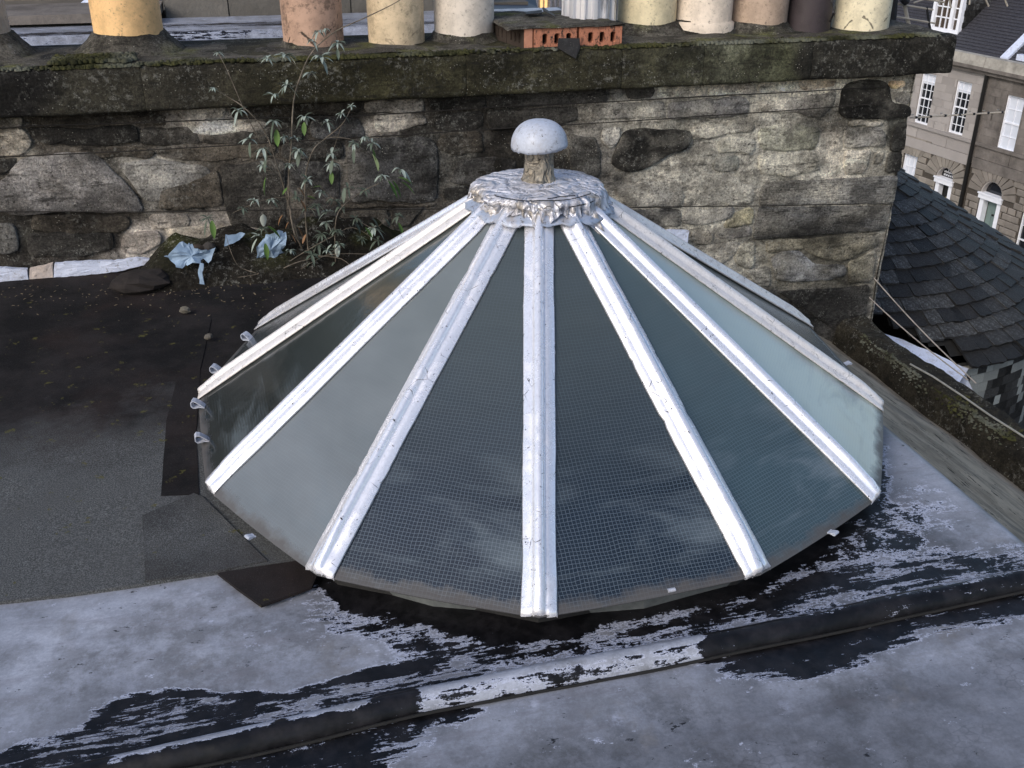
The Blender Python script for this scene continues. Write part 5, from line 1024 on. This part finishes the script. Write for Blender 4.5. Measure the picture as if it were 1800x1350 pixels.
# ashlar faces above (thin blocks), rusticated blocks below
def blocks(h, s0, s1, z0, z1, ops, mat, bw, bh, gap, proud, name, cap, arcs=(), visx=(1575, 1815)):
    row = 0; z = z0; n_ = 0; rest = MB()
    while z < z1-.05:
        zt_ = min(z+bh, z1); s = s0-(bw*.5 if row % 2 else 0)
        while s < s1:
            a, b_ = max(s, s0), min(s+bw*random.uniform(.85, 1.15), s1); segs = [(a, b_)]
            for o_ in ops:
                if o_[2] < (z+zt_)/2 < o_[3]:
                    nw = []
                    for p, q in segs:
                        if q <= o_[0] or p >= o_[1]: nw.append((p, q))
                        else:
                            if p < o_[0]-.05: nw.append((p, o_[0]))
                            if q > o_[1]+.05: nw.append((o_[1], q))
                    segs = nw
            for p, q in segs:
                cm, zm = (p+q)/2, (z+zt_)/2
                if q-p < .08 or any(math.hypot(cm-cx_, max(0, zm-cz_)) < rr_ and zm > cz_-.1 for cx_, cz_, rr_ in arcs): continue
                px = topx(FP_(cm, zm)); mb_2 = MB(); gp = gap; vis_ = visx[0] < px[0] < visx[1] and 60 < px[1] < 450
                tgt = mb_2 if (vis_ and n_ < cap) else rest
                p2, q2, za, zb2 = p+gp, q-gp, z+gp, zt_-gp; V = [FP_(ss, zz_, oo) for oo, i_ in ((-.02, 0), (proud*.6, 0), (proud, .03 if proud > .02 else .004)) for ss, zz_ in ((p2+i_, za+i_), (q2-i_, za+i_), (q2-i_, zb2-i_), (p2+i_, zb2-i_))]
                Fx = [(8, 9, 10, 11)]+[(k*4+j, k*4+(j+1) % 4, (k+1)*4+(j+1) % 4, (k+1)*4+j) for k in range(2) for j in range(4)]; tgt.add(V, Fx)
                if tgt is mb_2: mb_2.build(name, mat, h); n_ += 1
            s += bw
        z = zt_; row += 1
    if rest.V: tag(rest.build(name+'work', mat, h), None, None, None, 'stuff')
    return n_
blocks(h1, SL0, pipe_s-.14, zsill+.02, ZC-.02, openings1, S1, .80, .33, .006, .012, 'ashlar_stone', 90)
blocks(h2, pipe_s+.14, SR1, zsill+.02, ZC-.02, openings2, S2, .80, .33, .006, .012, 'ashlar_stone', 90)
cx1, cx2 = (door1[0]+door1[1])/2, (door2[0]+door2[1])/2; R1, R2 = (door1[1]-door1[0])/2, (door2[1]-door2[0])/2
blocks(h1, SL0, pipe_s-.14, ZG, zband, [low1, (door1[0], door1[1], ZG, door1[3])], S1g, .47, .29, .014, .05, 'stone', 130, ((cx1, door1[3], R1+.72), ))
blocks(h2, pipe_s+.14, SR1, ZG-.3, zband-.12, [low2, (door2[0], door2[1], ZG-.3, door2[3])], S2g, .47, .29, .014, .05, 'stone', 150, ((cx2, door2[3], R2+.72), ))
for h, cx_, cz_, R_, mt_ in ((h1, cx1, door1[3], R1, S1g), (h2, cx2, door2[3], R2, S2g)):
    nv = 11
    for k in range(nv):
        a0 = math.pi*k/nv+.02; a1 = math.pi*(k+1)/nv-.02; V = []
        for oo in (-.02, .06):
            for a, rr_ in ((a0, R_), (a1, R_), (a1, R_+.70), (a0, R_+.70)): V.append(FP_(cx_-rr_*math.cos(a), cz_+rr_*math.sin(a), oo))
        MB().add(V, [(4, 5, 6, 7), (0, 1, 5, 4), (1, 2, 6, 5), (2, 3, 7, 6), (3, 0, 4, 7)]).build('voussoir', mt_, h)
# voussoirs over lower window of h1
sc = (low1[0]+low1[1])/2
for k in range(-3, 4):
    V = []; 
    for oo in (-.02, .06):
        for ss, zz_ in ((sc+(k-.45)*.2, low1[3]), (sc+(k+.45)*.2, low1[3]), (sc+(k+.45)*.34, low1[3]+.85), (sc+(k-.45)*.34, low1[3]+.85)): V.append(FP_(ss, zz_, oo))
    MB().add(V, [(4, 5, 6, 7), (0, 1, 5, 4), (1, 2, 6, 5), (2, 3, 7, 6), (3, 0, 4, 7)]).build('voussoir', S1g, h1)
for h, s0, s1, m_ in ((h1, SL0, pipe_s-.12, S1), (h2, pipe_s+.12, SR1, S2)):
    fbox(MB(), s0, s1, zsill-.10, zsill+.03, 0, .13).build('sill_course', m_, h)
    s = s0
    while s < s1:
        e_ = min(s+1.9, s1); fbox(MB(), s+.012, e_-.012, zsill-.62, zsill-.115, 0, .035).build('frieze_panel', m_, h); s = e_
    fbox(MB(), s0, s1, zband-.12, zsill-.64, 0, .09).build('band_course', m_, h)
# doors
GDm = simple('grey_green_door', (.16, .22, .21), .45, 3, .1, .05); BDm = simple('black_door', (.010, .010, .010), .35); BRS = simple('brass', (.35, .26, .12), .4, 5, .2, .1, metal=.6)
def doorway(h, d, mat_, cx_, R_):
    s0, s1, z0, z1 = d; sur = MB(); fbox(sur, s0+.02, s0+.24, z0, z1-.24, -.3, -.02); fbox(sur, s1-.24, s1-.02, z0, z1-.24, -.3, -.02); fbox(sur, s0-.03, s1+.03, z1-.24, z1, -.35, .08); fbox(sur, s0-.06, s1+.06, z1-.05, z1+.02, -.3, .12); f = sur.build('door_surround', WP, h)
    dd = fbox(MB(), s0+.24, s1-.24, z0, z1-.24, -.42, -.34).build('door', mat_, h)
    for i in range(2):
        for j in range(3):
            a = s0+.32+i*(s1-s0-.64)/2; fbox(MB(), a, a+(s1-s0-.64)/2-.08, z0+.25+j*.82, z0+.25+j*.82+.62, -.339, -.325).build('door_panel', mat_, dd)
    fbox(MB(), (s0+s1)/2-.05, (s0+s1)/2+.05, z1-.95, z1-.87, -.33, -.29).build('knocker', BRS if mat_ is BDm else BDm, dd)
    fbox(MB(), (s0+s1)/2-.14, (s0+s1)/2+.14, z0+1.05, z0+1.13, -.33, -.30).build('letterbox', BDm, dd)
    V = [FP_(cx_, z1+.02, -.22)]+[FP_(cx_-R_*math.cos(a), z1+.02+R_*math.sin(a), -.22) for a in np.linspace(0, math.pi, 17)]; mesh('fanlight', V, [(0, i, i+1) for i in range(1, 17)], WG, h)
    am = MB()
    for a, b_ in zip(np.linspace(0, math.pi, 17)[:-1], np.linspace(0, math.pi, 17)[1:]):
        V = [FP_(cx_-rr_*math.cos(q), z1+.02+rr_*math.sin(q), oo) for oo in (-.4, 0) for q, rr_ in ((a, R_-.07), (b_, R_-.07), (b_, R_+.002), (a, R_+.002))]; am.add(V, [(4, 5, 6, 7), (0, 1, 5, 4), (2, 3, 7, 6)])
    am.build('arch_lining', S1, h)
doorway(h1, door1, BDm, cx1, R1); doorway(h2, door2, GDm, cx2, R2)
# fanlight lettering of house 1 : swirl and two lines of small capitals
lt = MB(); zc_ = door1[3]+.22
def stroke(pts, w_=.018):
    for (a, b_) in zip(pts[:-1], pts[1:]): lt.tube([FP_(cx1+a[0], zc_+a[1], -.205), FP_(cx1+b_[0], zc_+b_[1], -.205)], w_*.5, 4)
stroke([(-.14, .34), (-.06, .10), (.0, .30), (.06, .10), (.15, .36), (.10, .42)])
for rw, zz_ in enumerate((.0, -.14)):
    for i in range(10):
        x = -.30+i*.062; stroke([(x, zz_), (x, zz_+.07), (x+.04, zz_+.07 if i % 2 else zz_)], .016)
lt.build('fanlight_lettering', WP, h1)
fbox(MB(), door1[1]+.12, door1[1]+.62, door1[3]-1.9, door1[3]-1.45, .06, .09).build('name_plate', BRS, h1); fbox(MB(), door2[1]+.10, door2[1]+.48, door2[3]-2.2, door2[3]-1.75, .06, .09).build('name_plate', BRS, h2)
# railings
rl_ = empty('iron_railing', FP_(door2[1], ZG+.5, 1.0), 'black iron railing beside the grey green door', 'railing'); 
for i in range(7): b = MB(); b.tube([FP_(door2[1]-.25+i*.17, ZG, .9), FP_(door2[1]-.25+i*.17, door2[3]-2.3, .9)], .02, 5); b.build('baluster', BDm, rl_)
b = MB(); b.tube([FP_(door2[1]-.3, door2[3]-2.42, .9), FP_(door2[1]+.85, door2[3]-2.42, .9)], .02, 5); b.build('rail', BDm, rl_)
# drainpipe
b = MB(); b.tube([FP_(pipe_s, ZC, .14), FP_(pipe_s, ZG, .14)], .085, 8); dp = b.build('drainpipe', BDm); tag(dp, 'dark cast iron drainpipe between the pale and sooty houses', 'drainpipe')
# cornice, gutter and roofs
RM = N('far_slates', .6, .4); wv = RM.noise(1.0, 3, .7, sc=(3, 3, 10)); rc = RM.mix(RM.ramp(RM.noise(14, 5, .8), .42, .62), (.026, .026, .034), (.065, .065, .075)); RMm = RM.out(rc, None, RM.bump(wv, .6, .05))
for h, s0, s1, m_ in ((h1, SL0, pipe_s, S1), (h2, pipe_s, SR1, S2)):
    fbox(MB(), s0, s1, ZC-.02, ZC+.16, -.4, .22).build('cornice', S2, h); fbox(MB(), s0, s1, ZC+.16, ZC+.30, -.4, .42).build('cornice_shelf', S2, h); fbox(MB(), s0+.01, s1-.01, ZC+.30, ZC+.72, .02, .40).build('gutter_parapet', simple('pale_gutter', (.40, .38, .34), .8, 2, .5), h)
    V = [FP_(s0, ZC+.55, -.05), FP_(s1, ZC+.55, -.05), FP_(s1, ZC+5.6, -6.0), FP_(s0, ZC+5.6, -6.0)]
    # slate courses as real steps
    rows = 46; V = []; F = []
    for k in range(rows):
        t0, t1 = k/rows, (k+1)/rows; A_ = lambda t, d: (ZC+.55+5.05*t+d*.6, -.05-5.95*t+d*.6); a = A_(t0, .05); c = A_(t1, .015); n0 = len(V)
        V += [FP_(s0, a[0]-.03, a[1]-.03), FP_(s1, a[0]-.03, a[1]-.03), FP_(s0, *a), FP_(s1, *a), FP_(s0, *c), FP_(s1, *c)]; F += [(n0, n0+1, n0+3, n0+2), (n0+2, n0+3, n0+5, n0+4)]
    mesh('roof', V, F, RMm, h)
    fbox(MB(), s0, s1, ZG-.5, ZC, -9, -.5).build('rear_wall', S2, h)
fbox(MB(), SL0, SR1, ZC+5.4, ZC+5.75, -6.3, -5.9).build('ridge', simple('ridge_lead', (.2, .2, .22), .7), h2)
# lead skew between the two roofs
b = MB(); V = []; 
for t in (0, 1):
    for ds in (-.28, .12): V += [FP_(pipe_s+.55+ds, ZC+.75+5.05*t, -.1-5.95*t), FP_(pipe_s+.55+ds, ZC+.55+5.05*t-.2, -.1-5.95*t)]
b.add(V, [(0, 2, 6, 4), (0, 4, 5, 1), (2, 3, 7, 6), (0, 1, 3, 2)]); b.build('skew_flashing', M['wlead'], h2)
fbox(MB(), pipe_s+1.0, SR1, ZC+.60, ZC+.95, -.9, -.2).build('lead_gutter', M['wlead'], h2)
# dormer on house 1
def ond(x, y, off): return onf(x, y, off)
dof = -2.2
for o_ in np.arange(-.2, -6, -.05):
    if onf(1670, 62, o_)[1] <= ZC+.55+5.05*(-o_-.05)/5.95: dof = o_; break
tl = onf(1640, 0, dof); br_ = onf(1682, 64, dof); bl_ = onf(1632, 58, dof); tr = onf(1698, 0, dof); ds0 = bl_[0]; ds1 = br_[0]; dz0 = (bl_[1]+br_[1])/2; dz1 = dz0+2.7
print('dormer', dof, tl, tr, bl_, br_, dz0, ZC)
def dbox(mb_3, s0, s1, z0, z1, o0, o1): return fbox(mb_3, s0, s1, z0, z1, dof+o0, dof+o1)
dbox(MB(), ds0, ds1, dz0-1, dz1, -3.5, -.2).build('dormer_cheek', M['slate'], h1)
zz_ = dz0-.4; k = 0
while zz_ < dz1:
    o_ = -3.4+(.15 if k % 2 else 0)
    while o_ < -.3: 
        fbox(MB(), ds1, ds1+.03, zz_, zz_+.24, dof+o_, dof+o_+.29).build('cheek_slate', M['slate'], h1); o_ += .31
    zz_ += .255; k += 1
f = MB(); tt = .16; dbox(f, ds0, ds0+tt, dz0, dz1, -.2, 0); dbox(f, ds1-tt, ds1, dz0, dz1, -.2, 0); dbox(f, ds0+tt, ds1-tt, dz0, dz0+.26, -.2, .02); dbox(f, ds0+tt, ds1-tt, dz1-.2, dz1, -.2, 0); sm_ = ds0+(ds1-ds0)*.68; dbox(f, sm_-.09, sm_+.09, dz0+.26, dz1-.2, -.2, 0); fo = f.build('window', WP, h1)
gl_w = N('lit_room_glass', .08, .5).out((.06, .045, .035)); dbox(MB(), ds0+tt, ds1-tt, dz0+.2, dz1-.2, -.19, -.15).build('pane', gl_w, fo); bz = MB()
for c in (1, 2): s = ds0+tt+(sm_-.09-ds0-tt)*c/3; dbox(bz, s-.022, s+.022, dz0+.26, dz1-.2, -.149, -.10)
for r in range(1, 5): z = dz0+.26+(dz1-dz0-.46)*r/5; dbox(bz, ds0+tt, ds1-tt, z-.025, z+.025, -.148, -.10)
bz.build('glazing_bars', WP, fo); dbox(MB(), ds0-.3, ds1+.05, dz0-.14, dz0-.01, -.3, .30).build('dormer_sill', M['wlead'], h1); dbox(MB(), ds0-.2, ds1+.2, dz1, dz1+.25, -3.6, .2).build('dormer_roof', M['slate'], h1)
# dark neighbouring gable left of the dormer
dk = MB(); fbox(dk, ds0-4.5, ds0-.6, ZC+.6, dz1+1.2, dof-4, dof-1.2); dk.build('dormer_side', simple('brown_render', (.075, .068, .058), .9, 2, .5), h1)
# =================================================================== ROOFS AND WALLS BEHIND THE POTS
def bgcol(P): return dict(bit=np.clip(.18+fbm(P*np.array([.35, 2.2, 1]), 2.2, 4, 4)*2.6+np.where(np.abs(P[:, 1]-9.3) < .22, .35, 0), 0, 1), streak=np.full(len(P), 1.0), tone=np.full(len(P), .9))
g_ = grid(lambda u, v: np.stack([u, v, .2+0*u+np.where(v > 9.0, .08, 0)], 1), np.arange(-6, 3.2, .05), np.arange(3.6, 10.4, .05), 'far_flat_roof', M['paint'], None, bgcol); tag(g_, None, None, None, 'structure')
far = empty('rear_parapet', (-1.5, 10.6, 0), 'rear stone parapet with black flashing behind the chimney pots', 'wall')
def bpan(x0, x1, z0, z1, Y, th, name, m, parent): return MB().aabb((x0, Y, z0), (x1, Y+th, z1)).build(name, m, parent)
zA = ony(400, 50, 10.4)[2]; zB = ony(400, 36, 10.4)[2]; bpan(-1.9, 2.4, .1, zB, 10.4, .3, 'black_flashing', simple('tar_band', (.022, .021, .021), .8, 3, .4), far)
zB2 = ony(100, 40, 9.9)[2]; bpan(-6.5, -1.95, .1, zB2, 9.9, .4, 'black_flashing', simple('tar_band', (.016, .016, .016), .8, 3, .4), far); bpan(-6.5, -1.93, zB2, zB2+.10, 9.8, 1.2, 'coping', S2, far)
aw = empty('ashlar_gable', (-.5, 11, 0), 'grey ashlar gable wall glimpsed behind the terracotta pot', 'wall'); Z0 = zB+.005
wm_ = smat('grey_ashlar', (.17, .16, .145), .6); bpan(-1.9, 2.2, 0, Z0+3, 10.75, .4, 'wall', simple('ashlar_joint', (.09, .085, .075), .9), aw)
for r in range(4):
    x = -1.9-(.35 if r % 2 else 0)
    while x < 2.2:
        a = max(x, -1.9); b_ = min(x+.78, 2.2); bpan(a+.008, b_-.008, Z0-.02+r*.34, Z0+.30+r*.34, 10.73, .04, 'stone', wm_, aw); x += .78
lw_ = empty('rubble_wall', (-4.5, 13, 0), 'mottled rubble wall glimpsed at the top left corner', 'wall'); wm2 = smat('mottled_rubble', (.26, .225, .18), .9); zL = ony(100, 36, 12.5)[2]
bpan(-7, onx_ if False else -3.0, 0, zL+2.5, 12.6, .4, 'wall', simple('rubble_joint', (.06, .05, .045), .9), lw_)
for r in range(7):
    x = -7.0
    while x < -3.05:
        b_ = x+random.uniform(.25, .6); bpan(x+.015, min(b_, -3.02)-.015, zL-.35+r*.26, zL-.11+r*.26, 12.57, .05, 'stone', wm2, lw_); x = b_
bpan(-3.0, -1.6, 0, zL+2.5, 12.8, .4, 'render_panel', smat('brown_render_far', (.13, .12, .10), .6), lw_)
c = ony(38, 32, 12.3); b = MB(); b.aabb((c[0]-.25, 12.3, c[2]-.12), (c[0]+.25, 12.5, c[2]+.10)); tag(b.build('white_vent', WP), 'small white louvred vent box against the far rubble wall', 'vent')
# sloping skylight frame edge beside yellow pot
b = MB(); A_ = ony(132, 30, 11.6); B_ = ony(170, 0, 11.6); dv = B_-A_; b.tube([A_, A_+dv*2.4], .09, 4); sk_ = b.build('roof_window', simple('blue_white_frame', (.55, .62, .80), .5)); tag(sk_, 'sloping blue white roof window frame behind the yellow chimney pot', 'roof window')
# navy roof and lit building between cream pot and bricks
nv = simple('navy_roof_sheet', (.016, .018, .030), .5, 3, .3, .2); V = [ony(860, 40, 9), ony(1000, 40, 9), ony(1000, 12, 12), ony(945, 14, 12), ony(934, -30, 14), ony(860, -30, 14)]
V2 = [np.array((v[0], v[1], v[2]-.3)) for v in V]; o = mesh('navy_roof', V+V2, [(0, 1, 2, 3, 4, 5), (11, 10, 9, 8, 7, 6)]+[(j, (j+1) % 6, 6+(j+1) % 6, 6+j) for j in range(6)], nv); tag(o, 'dark navy sheet roof glimpsed left of the ribbed flue', 'roof')
lb = empty('distant_shopfront', ony(965, 10, 24), 'distant pale building with warm lit windows glimpsed left of the ribbed flue', 'building'); q0 = ony(930, 30, 24); q1 = ony(1010, -60, 24); MB().aabb((q0[0], 24, q0[2]-6), (q1[0], 26, q1[2])).build('wall', simple('pale_far_wall', (.42, .40, .38), .9), lb)
for k in range(9):
    xx = 934+k*8; p = ony(xx, 14, 23.96); q = ony(xx+4, -20, 23.96); lit = k in (2, 3); n = N('lit_window' if lit else 'far_window', .2, .5)
    if lit: n.b.inputs['Emission Color'].default_value = (1, .6, .2, 1); n.b.inputs['Emission Strength'].default_value = .7
    MB().aabb((p[0], 23.93, p[2]-.3), (q[0], 24, q[2])).build('window', n.out((.2, .2, .23) if not lit else (.5, .35, .2)), lb)
# street and ground far below
b = MB(); b.aabb((-900, -900, ZG-1.5), (900, 900, ZG-1.0)); tag(b.build('street', simple('asphalt', (.05, .05, .052), .9, .5)), None, None, None, 'structure')
# general bulk under the far roofs
b = MB(); b.aabb((-8, 3.4, -12.5), (2.9, 10.9, .1)); b.aabb((-8, 10.9, -12.5), (2.9, 16, .3)); tag(b.build('rear_building_body', simple('rear_stone', (.12, .11, .095), .9, 1, .5)), 'stone body of the neighbouring tenement behind the chimney wall', 'building')
b = MB(); b.aabb((2.9, 5.5, -12.5), (6.8, 16, -2.2)); tag(b.build('turret_block', simple('turret_stone', (.12, .11, .095), .9, 1, .5)), 'stone block carrying the slate turret', 'building')
